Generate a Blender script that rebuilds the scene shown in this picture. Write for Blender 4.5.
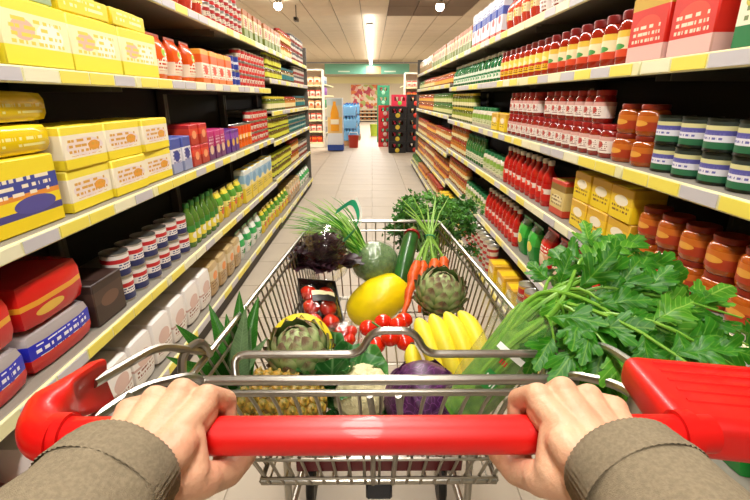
import bpy, bmesh, math, random
from mathutils import Vector, Matrix, Euler, noise

R = math.radians
rng = random.Random(7)
scene = bpy.context.scene
for o in list(bpy.data.objects):
    bpy.data.objects.remove(o)
col = scene.collection

# ------------------------------------------------------------------ camera
F = 450.0                                   # focal length in pixels of the 750x500 frame
PITCH = math.atan(152.0 / F)
YAW = R(-0.38)
CAM = Vector((0, 0, 1.28))
cd = bpy.data.cameras.new('camera')
cd.sensor_width = 36
cd.lens = F / 750 * 36
cd.clip_start = 0.02
cam = bpy.data.objects.new('camera', cd)
col.objects.link(cam)
cam.location = CAM
cam.rotation_euler = (math.pi / 2 - PITCH, 0, YAW)
scene.camera = cam
CM = cam.rotation_euler.to_matrix()

# ------------------------------------------------------------------ world, exposure
w = bpy.data.worlds.new('world')
scene.world = w
w.use_nodes = True
w.node_tree.nodes['Background'].inputs[0].default_value = (1, .93, .84, 1)
w.node_tree.nodes['Background'].inputs[1].default_value = .25
scene.view_settings.view_transform = 'Standard'
scene.view_settings.look = 'None'
scene.view_settings.exposure = 0.0
scene.view_settings.gamma = 1
scene.view_settings.use_curve_mapping = False
LAMP_W = 40.0          # watts of one linear luminaire
CEIL = 3.15


def CP(px, py, d):
    """photo pixel + depth along the lens axis -> point in the room"""
    return CAM + CM @ Vector(((px - 375) / F * d, -(py - 250) / F * d, -d))


# ------------------------------------------------------------------ helpers
def S(h):
    h = h.lstrip('#')
    out = []
    for i in (0, 2, 4):
        c = int(h[i:i + 2], 16) / 255
        out.append(c / 12.92 if c <= .04045 else ((c + .055) / 1.055) ** 2.4)
    return (*out, 1)


MATS = {}


def P(name, color, rough=.5, metal=0.0, vary=0.0, vscale=20, color2=None, bump=0.0, bscale=60, sub=0.0, coat=0.0, alpha=1.0, spec=None, trans=0.0):
    if name in MATS:
        return MATS[name]
    m = bpy.data.materials.new(name)
    m.use_nodes = True
    nt = m.node_tree
    b = nt.nodes['Principled BSDF']
    c = S(color) if isinstance(color, str) else color
    b.inputs['Base Color'].default_value = c
    b.inputs['Roughness'].default_value = rough
    b.inputs['Metallic'].default_value = metal
    if coat:
        b.inputs['Coat Weight'].default_value = coat
    if alpha < 1:
        b.inputs['Alpha'].default_value = alpha
    if trans:
        b.inputs['Transmission Weight'].default_value = trans
    if spec is not None:
        b.inputs['Specular IOR Level'].default_value = spec
    if sub:
        b.inputs['Subsurface Weight'].default_value = sub
        b.inputs['Subsurface Radius'].default_value = (.012, .005, .003)
        b.inputs['Subsurface Scale'].default_value = .5
    if vary or bump:
        tc = nt.nodes.new('ShaderNodeTexCoord')
        if vary:
            n = nt.nodes.new('ShaderNodeTexNoise')
            n.inputs['Scale'].default_value = vscale
            n.inputs['Detail'].default_value = 4
            nt.links.new(tc.outputs['Object'], n.inputs['Vector'])
            r = nt.nodes.new('ShaderNodeValToRGB')
            r.color_ramp.elements[0].position = .35
            r.color_ramp.elements[1].position = .65
            c2 = S(color2) if color2 else tuple(x * (1 - vary) for x in c[:3]) + (1,)
            r.color_ramp.elements[0].color = c2
            r.color_ramp.elements[1].color = c
            nt.links.new(n.outputs['Fac'], r.inputs['Fac'])
            nt.links.new(r.outputs['Color'], b.inputs['Base Color'])
        if bump:
            n2 = nt.nodes.new('ShaderNodeTexNoise')
            n2.inputs['Scale'].default_value = bscale
            nt.links.new(tc.outputs['Object'], n2.inputs['Vector'])
            bp = nt.nodes.new('ShaderNodeBump')
            bp.inputs['Strength'].default_value = bump
            bp.inputs['Distance'].default_value = .01
            nt.links.new(n2.outputs['Fac'], bp.inputs['Height'])
            nt.links.new(bp.outputs['Normal'], b.inputs['Normal'])
    MATS[name] = m
    return m


def EM(name, color, s):
    if name in MATS:
        return MATS[name]
    m = bpy.data.materials.new(name)
    m.use_nodes = True
    nt = m.node_tree
    b = nt.nodes['Principled BSDF']
    b.inputs['Base Color'].default_value = S(color)
    b.inputs['Emission Color'].default_value = S(color)
    b.inputs['Emission Strength'].default_value = s
    MATS[name] = m
    return m


def PRINT(name, stops, logo=None, text=None, rough=.38, seed=0):
    """a printed package: bands over height, an oval emblem, rows of tiny unreadable print"""
    if name in MATS:
        return MATS[name]
    m = bpy.data.materials.new(name)
    m.use_nodes = True
    nt = m.node_tree
    N = nt.nodes.new
    L = nt.links.new
    b = nt.nodes['Principled BSDF']
    b.inputs['Roughness'].default_value = rough
    tc = N('ShaderNodeTexCoord')
    sx = N('ShaderNodeSeparateXYZ')
    L(tc.outputs['Generated'], sx.inputs[0])
    Y, Z = sx.outputs['Y'], sx.outputs['Z']

    def mth(op, a, bb=None):
        n = N('ShaderNodeMath')
        n.operation = op
        for i, q in enumerate((a, bb)):
            if q is None:
                continue
            if isinstance(q, (int, float)):
                n.inputs[i].default_value = q
            else:
                L(q, n.inputs[i])
        return n.outputs[0]
    r = N('ShaderNodeValToRGB')
    cr = r.color_ramp
    cr.interpolation = 'CONSTANT'
    cr.elements[0].position = stops[0][0]
    cr.elements[0].color = S(stops[0][1])
    cr.elements[1].position = stops[-1][0] if len(stops) > 1 else 1
    cr.elements[1].color = S(stops[-1][1])
    for p, c in stops[1:-1]:
        e = cr.elements.new(p)
        e.color = S(c)
    L(Z, r.inputs['Fac'])
    out = r.outputs['Color']

    def mix(fac, c):
        nonlocal out
        n = N('ShaderNodeMix')
        n.data_type = 'RGBA'
        L(fac, n.inputs[0])
        L(out, n.inputs[6])
        n.inputs[7].default_value = S(c)
        out = n.outputs[2]
    if logo:
        for c, cy, cz, ry, rz in (logo if isinstance(logo, list) else [logo]):
            a = mth('DIVIDE', mth('SUBTRACT', Y, cy), ry)
            q = mth('DIVIDE', mth('SUBTRACT', Z, cz), rz)
            s = mth('ADD', mth('MULTIPLY', a, a), mth('MULTIPLY', q, q))
            mix(mth('LESS_THAN', s, 1), c)
    if text:
        c, z0, z1, rows = text
        zz = mth('MULTIPLY', Z, rows)
        row = mth('LESS_THAN', mth('FRACT', zz), .5)
        cb = N('ShaderNodeCombineXYZ')
        L(mth('MULTIPLY', Y, 14), cb.inputs[0])
        L(mth('MULTIPLY', mth('FLOOR', zz), 3.7), cb.inputs[1])
        cb.inputs[2].default_value = seed * 5.3
        nz = N('ShaderNodeTexNoise')
        nz.inputs['Scale'].default_value = 1
        L(cb.outputs[0], nz.inputs['Vector'])
        f = mth('MULTIPLY', row, mth('GREATER_THAN', nz.outputs['Fac'], .47))
        f = mth('MULTIPLY', f, mth('GREATER_THAN', Z, z0))
        f = mth('MULTIPLY', f, mth('LESS_THAN', Z, z1))
        f = mth('MULTIPLY', f, mth('LESS_THAN', mth('ABSOLUTE', mth('SUBTRACT', Y, .5)), .38))
        mix(f, c)
    L(out, b.inputs['Base Color'])
    MATS[name] = m
    return m


class MB:
    def __init__(s):
        s.v, s.f, s.m = [], [], []

    def add(s, vs, fs, mat=0):
        o = len(s.v)
        s.v += [tuple(v) for v in vs]
        for f in fs:
            s.f.append(tuple(i + o for i in f))
            s.m.append(mat)
        return s

    def box(s, c, d, rot=None, mat=0, taper=1.0):
        hx, hy, hz = d[0] / 2, d[1] / 2, d[2] / 2
        vs = [Vector((x * hx * (taper if z > 0 else 1), y * hy * (taper if z > 0 else 1), z * hz)) for z in (-1, 1) for y in (-1, 1) for x in (-1, 1)]
        if rot is not None:
            vs = [rot @ v for v in vs]
        c = Vector(c)
        return s.add([v + c for v in vs], [(0, 2, 3, 1), (4, 5, 7, 6), (0, 1, 5, 4), (1, 3, 7, 5), (3, 2, 6, 7), (2, 0, 4, 6)], mat)

    def cbox(s, c, d, ch=.004, mat=0, rot=None):
        """box with chamfered edges"""
        bm = bmesh.new()
        bmesh.ops.create_cube(bm, size=1)
        for v in bm.verts:
            v.co = Vector((v.co.x * d[0], v.co.y * d[1], v.co.z * d[2]))
        bmesh.ops.bevel(bm, geom=bm.edges[:] + bm.verts[:], offset=ch, segments=1, affect='EDGES', profile=.5)
        return s.bm(bm, Matrix.Translation(Vector(c)) @ (rot.to_4x4() if rot is not None else Matrix()), mat)

    def bm(s, bm, M=Matrix(), mat=0):
        bm.verts.index_update()
        s.add([M @ v.co for v in bm.verts], [[v.index for v in f.verts] for f in bm.faces], mat)
        bm.free()
        return s

    def tube(s, path, r, n=8, cap=True, mat=0):
        path = [Vector(p) for p in path]
        rs = r if isinstance(r, (list, tuple)) else [r] * len(path)
        t0 = (path[1] - path[0]).normalized()
        up = Vector((0, 0, 1)) if abs(t0.z) < .9 else Vector((1, 0, 0))
        u = t0.cross(up).normalized()
        vs, fs = [], []
        for i, p in enumerate(path):
            if i == 0:
                t = t0
            elif i == len(path) - 1:
                t = (path[i] - path[i - 1]).normalized()
            else:
                t = ((path[i] - path[i - 1]).normalized() + (path[i + 1] - path[i]).normalized())
                t = t.normalized() if t.length > 1e-6 else (path[i + 1] - path[i]).normalized()
            u = (u - t * u.dot(t))
            u = u.normalized() if u.length > 1e-6 else t.orthogonal().normalized()
            w2 = t.cross(u)
            for k in range(n):
                a = 2 * math.pi * k / n
                vs.append(p + (u * math.cos(a) + w2 * math.sin(a)) * rs[i])
        for i in range(len(path) - 1):
            for k in range(n):
                k2 = (k + 1) % n
                fs.append((i * n + k, i * n + k2, (i + 1) * n + k2, (i + 1) * n + k))
        if cap:
            fs.append(tuple(reversed(range(n))))
            fs.append(tuple(range((len(path) - 1) * n, len(path) * n)))
        return s.add(vs, fs, mat)

    def lathe(s, prof, n=16, M=Matrix(), mat=0, fn=None):
        """profile [(r,z)] about local Z; r=0 closes"""
        vs, fs, rings = [], [], []
        for r, z in prof:
            if r < 1e-6:
                rings.append([len(vs)])
                vs.append(Vector((0, 0, z)))
            else:
                ring = []
                for k in range(n):
                    a = 2 * math.pi * k / n
                    rr = r * (fn(a, z) if fn else 1)
                    ring.append(len(vs))
                    vs.append(Vector((rr * math.cos(a), rr * math.sin(a), z)))
                rings.append(ring)
        for a, b in zip(rings, rings[1:]):
            for k in range(n):
                k2 = (k + 1) % n
                if len(a) == 1 and len(b) == 1:
                    continue
                if len(a) == 1:
                    fs.append((a[0], b[k2], b[k]))
                elif len(b) == 1:
                    fs.append((a[k], a[k2], b[0]))
                else:
                    fs.append((a[k], a[k2], b[k2], b[k]))
        return s.add([M @ v for v in vs], fs, mat)

    def ico(s, c, r, sub=2, disp=None, scale=(1, 1, 1), rot=None, mat=0):
        bm = bmesh.new()
        bmesh.ops.create_icosphere(bm, subdivisions=sub, radius=1)
        for v in bm.verts:
            n = v.co.normalized()
            q = n * (r * (1 + (disp(n) if disp else 0)))
            q = Vector((q.x * scale[0], q.y * scale[1], q.z * scale[2]))
            v.co = (rot @ q if rot is not None else q) + Vector(c)
        return s.bm(bm, mat=mat)

    def grid(s, fn, nu, nv, mat=0, back=False):
        vs = [fn(i / nu, j / nv) for j in range(nv + 1) for i in range(nu + 1)]
        fs = [(j * (nu + 1) + i, j * (nu + 1) + i + 1, (j + 1) * (nu + 1) + i + 1, (j + 1) * (nu + 1) + i) for j in range(nv) for i in range(nu)]
        return s.add(vs, fs, mat)

    def mesh(s, name, mats, angle=40):
        me = bpy.data.meshes.new(name)
        me.from_pydata(s.v, [], s.f)
        for m in (mats if isinstance(mats, (list, tuple)) else [mats]):
            me.materials.append(m)
        me.polygons.foreach_set('material_index', s.m)
        me.polygons.foreach_set('use_smooth', [True] * len(s.f))
        me.set_sharp_from_angle(angle=R(angle))
        me.update()
        return me

    def build(s, name, mats, parent=None, loc=None, rot=None, angle=40):
        return obj(name, s.mesh(name, mats, angle), parent, loc, rot)


def obj(name, me, parent=None, loc=None, rot=None):
    o = bpy.data.objects.new(name, me)
    col.objects.link(o)
    if parent is not None:
        o.parent = parent
    if isinstance(loc, Matrix):
        o.matrix_local = loc
    else:
        if loc is not None:
            o.location = loc
        if rot is not None:
            o.rotation_euler = rot
    return o


def tag(o, label, cat, group=None, kind=None):
    o['label'] = label
    o['category'] = cat
    if group:
        o['group'] = group
    if kind:
        o['kind'] = kind
    return o


def thing(name, label, cat, loc=(0, 0, 0), rot=(0, 0, 0), group=None):
    o = obj(name, None, None, loc, rot)
    o.empty_display_size = .05
    return tag(o, label, cat, group)


def struct(o):
    o['kind'] = 'structure'
    return o


def aim(d, up=(0, 0, 1)):
    """rotation whose local Z points along d"""
    d = Vector(d).normalized()
    u = Vector(up)
    x = u.cross(d)
    if x.length < 1e-4:
        x = Vector((1, 0, 0))
    x.normalize()
    y = d.cross(x)
    return Matrix((x, y, d)).transposed()


ONES = 'first second third fourth fifth sixth seventh eighth ninth tenth eleventh twelfth thirteenth fourteenth fifteenth sixteenth seventeenth eighteenth nineteenth'.split()
TENS = {2: ('twenty', 'twentieth'), 3: ('thirty', 'thirtieth'), 4: ('forty', 'fortieth'), 5: ('fifty', 'fiftieth'), 6: ('sixty', 'sixtieth')}


def ordinal(i):
    if i <= 19:
        return ONES[i - 1]
    t, u = divmod(i, 10)
    return TENS[t][1] if u == 0 else TENS[t][0] + '-' + ONES[u - 1]


# ------------------------------------------------------------------ room
X0, X1, YB, YF = -7.0, 7.0, -5.0, 27.5
m_grout = P('grout', 'b5a999', .6)
m_tile = P('floor_tile', 'b9ad9b', .55, vary=.08, vscale=2.5)
m_wall = P('wall_paint', 'e2d6be', .7)
m_ceil = P('ceiling_tile', 'dfcfb6', .8, vary=.06, vscale=3)
m_ceil_gap = P('ceiling_grid', '8f8171', .7)
floor = struct(MB().box(((X0 + X1) / 2, (YB + YF) / 2, -.06), (X1 - X0, YF - YB, .1)).build('floor', m_grout))
tile_me = MB().cbox((0, 0, -.004), (.494, .494, .012), .002).mesh('floor_tile', m_tile)
n = 0
for j in range(0, 52):
    y = -.25 + j * .5
    xs = [-.75, -.25, .25, .75] if y < 9 else [-1.75, -1.25, -.75, -.25, .25, .75]
    if y > 16:
        xs = [-1.25, -.75, -.25, .25]
    for x in xs:
        if n < 300:
            obj('floor_tile', tile_me, floor, (x, y, -.004))
            n += 1
rest = MB()
for i in range(28):
    for j in range(65):
        x, y = X0 + .25 + i * .5, YB + .25 + j * .5
        jj = round((y + .25) / .5)
        xs = [-.75, -.25, .25, .75] if y < 9 else [-1.75, -1.25, -.75, -.25, .25, .75]
        if y > 16:
            xs = [-1.25, -.75, -.25, .25]
        if y >= -.26 and y < 25.4 and any(abs(x - q) < .01 for q in xs):
            continue
        rest.box((x, y, -.007), (.494, .494, .012))
fr = rest.build('floor_tiling', m_tile, floor)
fr['kind'] = 'stuff'

ceil = struct(MB().box(((X0 + X1) / 2, (YB + YF) / 2, CEIL + .08), (X1 - X0, YF - YB, .1)).build('ceiling', m_ceil_gap))
pan_me = MB().cbox((0, 0, 0), (.595, 1.205, .02), .004).mesh('ceiling_panel', m_ceil)
m_dark_panel = P('dark_ceiling_panel', '77624e', .8)
dk_me = MB().cbox((0, 0, 0), (.595, 1.205, .02), .004).mesh('ceiling_panel', m_dark_panel)
crest = MB()
for i in range(23):
    for j in range(26):
        x, y = X0 + .35 + i * .61, YB + .6 + j * 1.22
        if -4 < x < 4 and 6 < y:
            dark = .6 < x < 2.5 and 8.2 < y < 11.6
            obj('ceiling_panel', dk_me if dark else pan_me, ceil, (x, y, CEIL + .012))
        else:
            crest.box((x, y, CEIL + .012), (.595, 1.205, .02))
cr_ = crest.build('ceiling_panelling', m_ceil, ceil)
cr_['kind'] = 'stuff'
for nm, c, d in (('wall_left', (X0 - .05, (YB + YF) / 2, CEIL / 2), (.1, YF - YB, CEIL)), ('wall_right', (X1 + .05, (YB + YF) / 2, CEIL / 2), (.1, YF - YB, CEIL)),
                 ('wall_back', (0, YB - .05, CEIL / 2), (X1 - X0, .1, CEIL)), ('wall_front', (0, YF + .05, CEIL / 2), (X1 - X0, .1, CEIL))):
    struct(MB().box(c, d).build(nm, m_wall))

# ------------------------------------------------------------------ ceiling lamps
m_house = P('lamp_housing', 'd8d8d4', .4)
m_tube = EM('lamp_diffuser', 'fff4e2', 9)


def linear_light(x, y, length, label, watts, z=2.92):
    t = thing('linear_light', label, 'ceiling light', (x, y, z), group='hanging linear lights')
    MB().cbox((0, 0, .035), (.16, length, .05), .008).build('housing', m_house, t)
    MB().cbox((0, 0, .0), (.13, length - .04, .024), .008).build('diffuser', m_tube, t)
    for s in (-1, 1):
        MB().tube([(0, s * length * .4, .06), (0, s * length * .4, CEIL - z)], .004, 5).build('cable', m_house, t)
    ld = bpy.data.lights.new('tube_light', 'AREA')
    ld.shape = 'RECTANGLE'
    ld.size, ld.size_y = .2, length
    ld.energy = watts
    ld.color = (1, .95, .89)
    lo = bpy.data.objects.new('tube_light', ld)
    col.objects.link(lo)
    lo.parent = t
    lo.location = (0, 0, -.016)
    lu = bpy.data.lights.new('ceiling_fill', 'AREA')         # added above the closed housing to brighten the ceiling
    lu.shape = 'RECTANGLE'
    lu.size, lu.size_y = .12, length
    lu.energy = watts * .11
    lu.color = (1, .95, .89)
    uo = bpy.data.objects.new('ceiling_fill', lu)
    col.objects.link(uo)
    uo.parent = t
    uo.location = (0, 0, .064)
    uo.rotation_euler = (math.pi, 0, 0)
    return t


for i, y in enumerate((-3.2, -1.1, 1.0, 3.1, 5.2, 7.3)):  # unseen continuation of the lamp row, put overhead to light the aisle
    linear_light(-.05, y, 1.7, 'unseen hanging linear light over the aisle, %s of the row from the shopper end' % ordinal(i + 1), LAMP_W)
for i, y in enumerate((13.5, 16.8, 20.1, 23.4)):
    linear_light(-.05, y, 3.28, 'white hanging linear light beyond the shelves, %s of its row' % ordinal(i + 1), LAMP_W * 2.7)
for sx, nm in ((-4.0, 'left'), (4.0, 'right')):  # unseen rows added over the neighbouring aisles to light the store
    for i, y in enumerate((9.5, 14, 18.5, 23)):
        linear_light(sx, y, 2.4, 'unseen hanging linear light over the next %s aisle, %s from the shopper end' % (nm, ordinal(i + 1)), LAMP_W * 2.2)


def spot_lamp(px, py, label, aimpt):
    p = CP(px, py, 9.0)
    t = thing('spotlight', label, 'spotlight', (p.x, p.y, CEIL), group='ceiling spotlights')
    hh = CEIL - p.z
    MB().tube([(0, 0, 0), (0, 0, -hh + .1)], .012, 8).build('stem', P('spot_dark', '5a5048', .4, .6), t)
    MB().cbox((0, 0, -.01), (.14, .14, .02), .004).build('mount', P('spot_dark', '5a5048', .4, .6), t)
    d = (Vector(aimpt) - p).normalized()
    RM = aim(d).to_4x4()
    MB().lathe([(0, .13), (.04, .13), (.075, .07), (.085, .045), (.08, .045), (.03, .11)], 16, Matrix.Translation((0, 0, -hh))).build('shade', P('spot_white', 'cfc8bc', .4), t)
    MB().ico((0, 0, -hh), .08, 3).build('bulb', EM('spot_bulb', 'fff6e4', 25), t)
    ld = bpy.data.lights.new('spot_beam', 'SPOT')
    ld.energy = 420
    ld.spot_size = R(70)
    ld.spot_blend = .6
    ld.color = (1, .86, .66)
    ld.shadow_soft_size = .06
    lo = obj('spot_beam', ld, t, Matrix.Translation(Vector((0, 0, -hh)) + d * .1) @ aim(-d).to_4x4())


spot_lamp(278, 6, 'glowing round spotlight above the tinned goods shelves', (-2.2, 12.4, 1.2))
spot_lamp(440, 7, 'glowing round spotlight below the brown ceiling patch', (1.5, 12.6, 1.2))
# small camera on the ceiling
tc_ = CP(296, 14, 9.6)
t = thing('security_camera', 'dark security camera hanging from the ceiling beside a spotlight', 'camera', (tc_.x, tc_.y, CEIL))
m_cam = P('camera_dark', '6a5d50', .5)
MB().tube([(0, 0, 0), (0, 0, -.25)], .012, 6).build('stem', m_cam, t)
MB().cbox((0, -.02, -.28), (.09, .2, .08), .01).build('body', m_cam, t)
MB().tube([(0, -.12, -.28), (0, -.15, -.28)], .028, 10).build('lens', P('lens_black', '181818', .1), t)

# ------------------------------------------------------------------ shelving
m_back = P('shelf_back', '1d1917', .7)
m_deck = P('shelf_deck', '8c867b', .5)
m_post = P('shelf_post', '6b665f', .5, .3)
m_rail = P('price_rail', 'e9e6b4', .3)
m_tag_y = P('tag_yellow', 'f2e35e', .4)
m_tag_g = P('tag_grey', 'c9c6cb', .4)
m_kick = P('kick_plate', '3a3430', .6)
XL, XR = -.94, .87
DEPTH = .48
tag_y_me = MB().box((0, 0, 0), (.003, .14, .034)).mesh('price_tag', m_tag_y)
tag_g_me = MB().box((0, 0, 0), (.003, .14, .034)).mesh('price_tag', m_tag_g)
tag_p_me = MB().box((0, 0, 0), (.003, .14, .034)).mesh('price_tag', P('tag_pale', 'eeebc9', .4))


def shelving(side, y0, y1, levels, label, base_out=0.0, height=2.0, end=False):
    """side -1 left, +1 right; levels = heights of the price rails' centres, lowest first"""
    xf = XL if side < 0 else XR
    t = thing('shelving_unit', label, 'shelves', (xf, y0, 0), group='aisle shelving units')
    L = y1 - y0
    s = side
    MB().box((s * (DEPTH + .015), L / 2, height / 2 + .02), (.03, L - .004, height - .04)).build('back_panel', m_back, t)
    for yy in (.015, L - .015):
        MB().cbox((s * (DEPTH - .03), yy, height / 2 + .003), (.05, .028, height), .004).build('upright', m_post, t)
    if end:
        MB().cbox((s * (DEPTH / 2 + .005), L + .012, .98), (DEPTH + .03, .02, 1.94), .004).build('end_panel', m_post, t)
    for k, z in enumerate(levels):
        out = base_out if k == 0 else 0
        b = MB().cbox((s * ((DEPTH - out) / 2 - .0), L / 2, z + .012), (DEPTH + out - .004, L - .008, .02), .003).build('shelf', m_deck, t)
        MB().cbox((-s * (out + .004), L / 2, z), (.012, L - .006, .044), .003).build('price_rail', m_rail, b)
        nt = int(L / .15)
        for q in range(nt):
            if rng.random() < .06:
                continue
            me = (tag_y_me, tag_g_me, tag_p_me)[(q + (rng.random() < .25)) % 2 if rng.random() < .85 else 2]
            obj('price_tag', me, b, (-s * (out + .011), .09 + q * .15 + (L - nt * .15) / 2, z))
        if k:
            for yy in (.04, L - .04):
                MB().box((s * DEPTH * .55, yy, z - .02), (DEPTH * .8, .004, .035)).build('bracket', m_post, b)
    MB().box((s * .03 - s * base_out, L / 2, levels[0] / 2 - .008), (.02, L - .006, levels[0] - .02)).build('kick_plate', m_kick, t)
    return t


LN = [.12, .485, .90, 1.34, 1.69]
LF = [.10, .50, .86, 1.14, 1.43, 1.69]
RN = [.10, .36, .715, 1.035, 1.37, 1.67]
RF = [.10, .29, .64, 1.07, 1.41, 1.67]
for i, (a, b) in enumerate(((-.6, .65), (.65, 1.9), (1.9, 3.15), (3.15, 4.4))):
    shelving(-1, a, b, LN, 'left shelving unit with yellow price rails, %s from the shopper' % ordinal(i + 1), .02)
for i, (a, b) in enumerate(((4.42, 5.67), (5.67, 6.92))):
    shelving(-1, a, b, LF, 'six-tier left shelving unit of jars, %s past the tinned tomatoes' % ordinal(i + 1), .02, end=i == 1)
for i, (a, b) in enumerate(((-.95, .3), (.3, 1.55), (1.55, 2.8), (2.8, 4.05), (4.05, 5.3))):
    shelving(1, a, b, RN, 'right shelving unit with yellow price rails, %s from the shopper' % ordinal(i + 1), .10)
for i, (a, b) in enumerate(((5.32, 6.57), (6.57, 7.82), (7.82, 9.07))):
    shelving(1, a, b, RF, 'far right shelving unit of small jars, %s past the green bottles' % ordinal(i + 1), .10, end=i == 2)

# ------------------------------------------------------------------ packaged goods
# a design = kind, short description, size (w along the aisle, depth, height), list of (part name, mesh); the first is the thing itself


JARS = (('olive', 'olive_jar'), ('gherkin', 'gherkin_jar'), ('amber honey', 'honey_jar'), ('amber', 'pickle_jar'), ('sauce', 'sauce_jar'), ('red jar', 'jam_jar'), ('spice', 'spice_jar'), ('pesto', 'pesto_jar'), ('dressing', 'dressing_jar'), ('teal', 'glass_jar'), ('gold', 'mustard_jar'))


def d_carton(desc, w, d, h, stops, logo=None, text=None, flap='dddddd', kind='carton'):
    m = PRINT(desc, stops, logo, text)
    body = MB().cbox((0, 0, h / 2), (d, w, h), min(.004, w * .05)).mesh(kind, m)
    fl = MB().box((.0, 0, h + .0008), (d * .96, w * .5, .0016)).mesh('flap', P('flap ' + flap, flap, .45))
    return dict(kind=kind, desc=desc, w=w, d=d, h=h, parts=[(kind, body), ('flap', fl)])


def d_can(desc, r, h, stops, logo=None, text=None, lid='c9c9c4', kind='tin_can', gold=False):
    met = P('tin ' + lid, lid, .28, .9)
    body = MB().lathe([(0, .002), (r * .93, .002), (r, .0), (r, .004), (r * .97, .007), (r * .97, h - .007), (r, h - .004), (r, h), (r * .93, h - .003), (0, h - .003)], 18).mesh(kind, met)
    lab = MB().lathe([(r * .985, .008), (r * .985, h - .008)], 18).mesh('paper_label', PRINT(desc, stops, logo, text))
    return dict(kind=kind, desc=desc, w=2 * r, d=2 * r, h=h, parts=[(kind, body), ('paper_label', lab)])


def d_jar(desc, r, h, content, lid, stops, logo=None, text=None, kind=None):
    kind = kind or next((k for w_, k in JARS if w_ in desc), 'glass_jar')
    g = P('jar ' + content, content, .08, coat=.6)
    hb = h * .84
    body = MB().lathe([(0, .0), (r * .9, 0), (r, .008), (r, hb * .84), (r * .9, hb * .95), (r * .78, hb), (0, hb)], 16).mesh(kind, g)
    ld = MB().lathe([(0, hb), (r * .86, hb), (r * .88, h - .004), (r * .84, h), (0, h)], 16).mesh('lid', P('lid ' + lid, lid, .3, .2))
    lab = MB().lathe([(r * 1.012, hb * .18), (r * 1.012, hb * .76)], 16).mesh('label', PRINT(desc, stops, logo, text))
    return dict(kind=kind, desc=desc, w=2 * r, d=2 * r, h=h, parts=[(kind, body), ('lid', ld), ('label', lab)])


def d_bottle(desc, r, h, content, cap, stops, logo=None, text=None, kind='bottle'):
    g = P('bottle ' + content, content, .1, coat=.5)
    body = MB().lathe([(0, 0), (r * .9, 0), (r, .01), (r, h * .56), (r * .85, h * .68), (r * .42, h * .8), (r * .38, h * .9), (0, h * .9)], 16).mesh(kind, g)
    cp = MB().lathe([(0, h * .895), (r * .46, h * .895), (r * .46, h * .985), (r * .4, h), (0, h)], 12).mesh('cap', P('cap ' + cap, cap, .35))
    lab = MB().lathe([(r * 1.012, h * .12), (r * 1.012, h * .5)], 16).mesh('label', PRINT(desc, stops, logo, text))
    return dict(kind=kind, desc=desc, w=2 * r, d=2 * r, h=h, parts=[(kind, body), ('cap', cp), ('label', lab)])


def d_pouch(desc, w, d, h, stops, logo=None, text=None, kind='pouch', seam='eeeeee'):
    def fn(u, v):
        a = 2 * math.pi * u
        z = v * h * .95
        k = math.sin(math.pi * min(1, .12 + v * .80)) ** .5
        flat = (1 - .9 * max(0, (v - .75) / .25) ** 1.5)
        sq = 1 / max(abs(math.cos(a)), abs(math.sin(a))) ** .6
        return Vector((math.cos(a) * d / 2 * k * flat * sq * .95, math.sin(a) * w / 2 * (.94 + .04 * math.cos(9 * v)) * sq * .8, z))
    mb = MB().grid(fn, 14, 7)
    mb.add([(0, 0, 0.001)], [])
    body = mb.mesh(kind, PRINT(desc, stops, logo, text, rough=.22))
    sm = MB().box((0, 0, h * .965), (.003, w * .86, h * .07)).mesh('seam', P('seam ' + seam, seam, .3))
    return dict(kind=kind, desc=desc, w=w, d=d, h=h, parts=[(kind, body), ('seam', sm)])


def d_pack(desc, w, d, h, stops, logo=None, text=None, kind='soft_pack'):
    """rounded, film-wrapped soft pack"""
    def dsp(nv):
        return .03 * noise.noise(nv * 3)
    bm = bmesh.new()
    bmesh.ops.create_cube(bm, size=1)
    bmesh.ops.subdivide_edges(bm, edges=bm.edges[:], cuts=3, use_grid_fill=True)
    for v in bm.verts:
        n_ = Vector((abs(v.co.x * 2) ** 7, abs(v.co.y * 2) ** 7, abs(v.co.z * 2) ** 7))
        L = (n_.x + n_.y + n_.z) ** (1 / 7)
        q = v.co / max(L, 1e-6) * max(abs(v.co.x * 2), abs(v.co.y * 2), abs(v.co.z * 2))
        v.co = Vector((q.x * d, q.y * w, q.z * h + h / 2))
    body = MB().bm(bm).mesh(kind, PRINT(desc, stops, logo, text, rough=.2), 60)
    sm = MB().box((0, w * .49, h / 2), (d * .7, .006, .004)).mesh('seam', P('seam eeeeee', 'eeeeee', .3))
    return dict(kind=kind, desc=desc, w=w, d=d, h=h, parts=[(kind, body), ('seam', sm)])


def merged(D):
    if 'one' not in D:
        me = bpy.data.meshes.new(D['kind'])
        v, f, mi, mats = [], [], [], []
        for k, (nm, src) in enumerate(D['parts']):
            o = len(v)
            v += [tuple(q.co) for q in src.vertices]
            for p in src.polygons:
                f.append([i + o for i in p.vertices])
                mi.append(k)
            mats.append(src.materials[0])
        me.from_pydata(v, [], f)
        for m in mats:
            me.materials.append(m)
        me.polygons.foreach_set('material_index', mi)
        me.polygons.foreach_set('use_smooth', [True] * len(f))
        me.set_sharp_from_angle(angle=R(40))
        D['one'] = me
    return D['one']


CAT = {'carton': 'box', 'tin_can': 'can', 'glass_jar': 'jar', 'bottle': 'bottle', 'pouch': 'pouch', 'soft_pack': 'pack'}
LNAMES = ['bottom', 'fourth', 'third', 'second', 'top']
RNAMES = ['bottom', 'fifth', 'fourth', 'third', 'second', 'top']
COUNT = {}


def put(D, loc, rz, label, group, parts=True):
    ps = D['parts']
    root = obj(D['kind'], ps[0][1] if parts else merged(D), None, loc, (0, 0, rz))
    tag(root, label, CAT.get(D['kind'], 'jar'), group)
    COUNT[D['kind']] = COUNT.get(D['kind'], 0) + 1
    if parts:
        for nm, me in ps[1:]:
            obj(nm, me, root)
    return root


USED = {}


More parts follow.
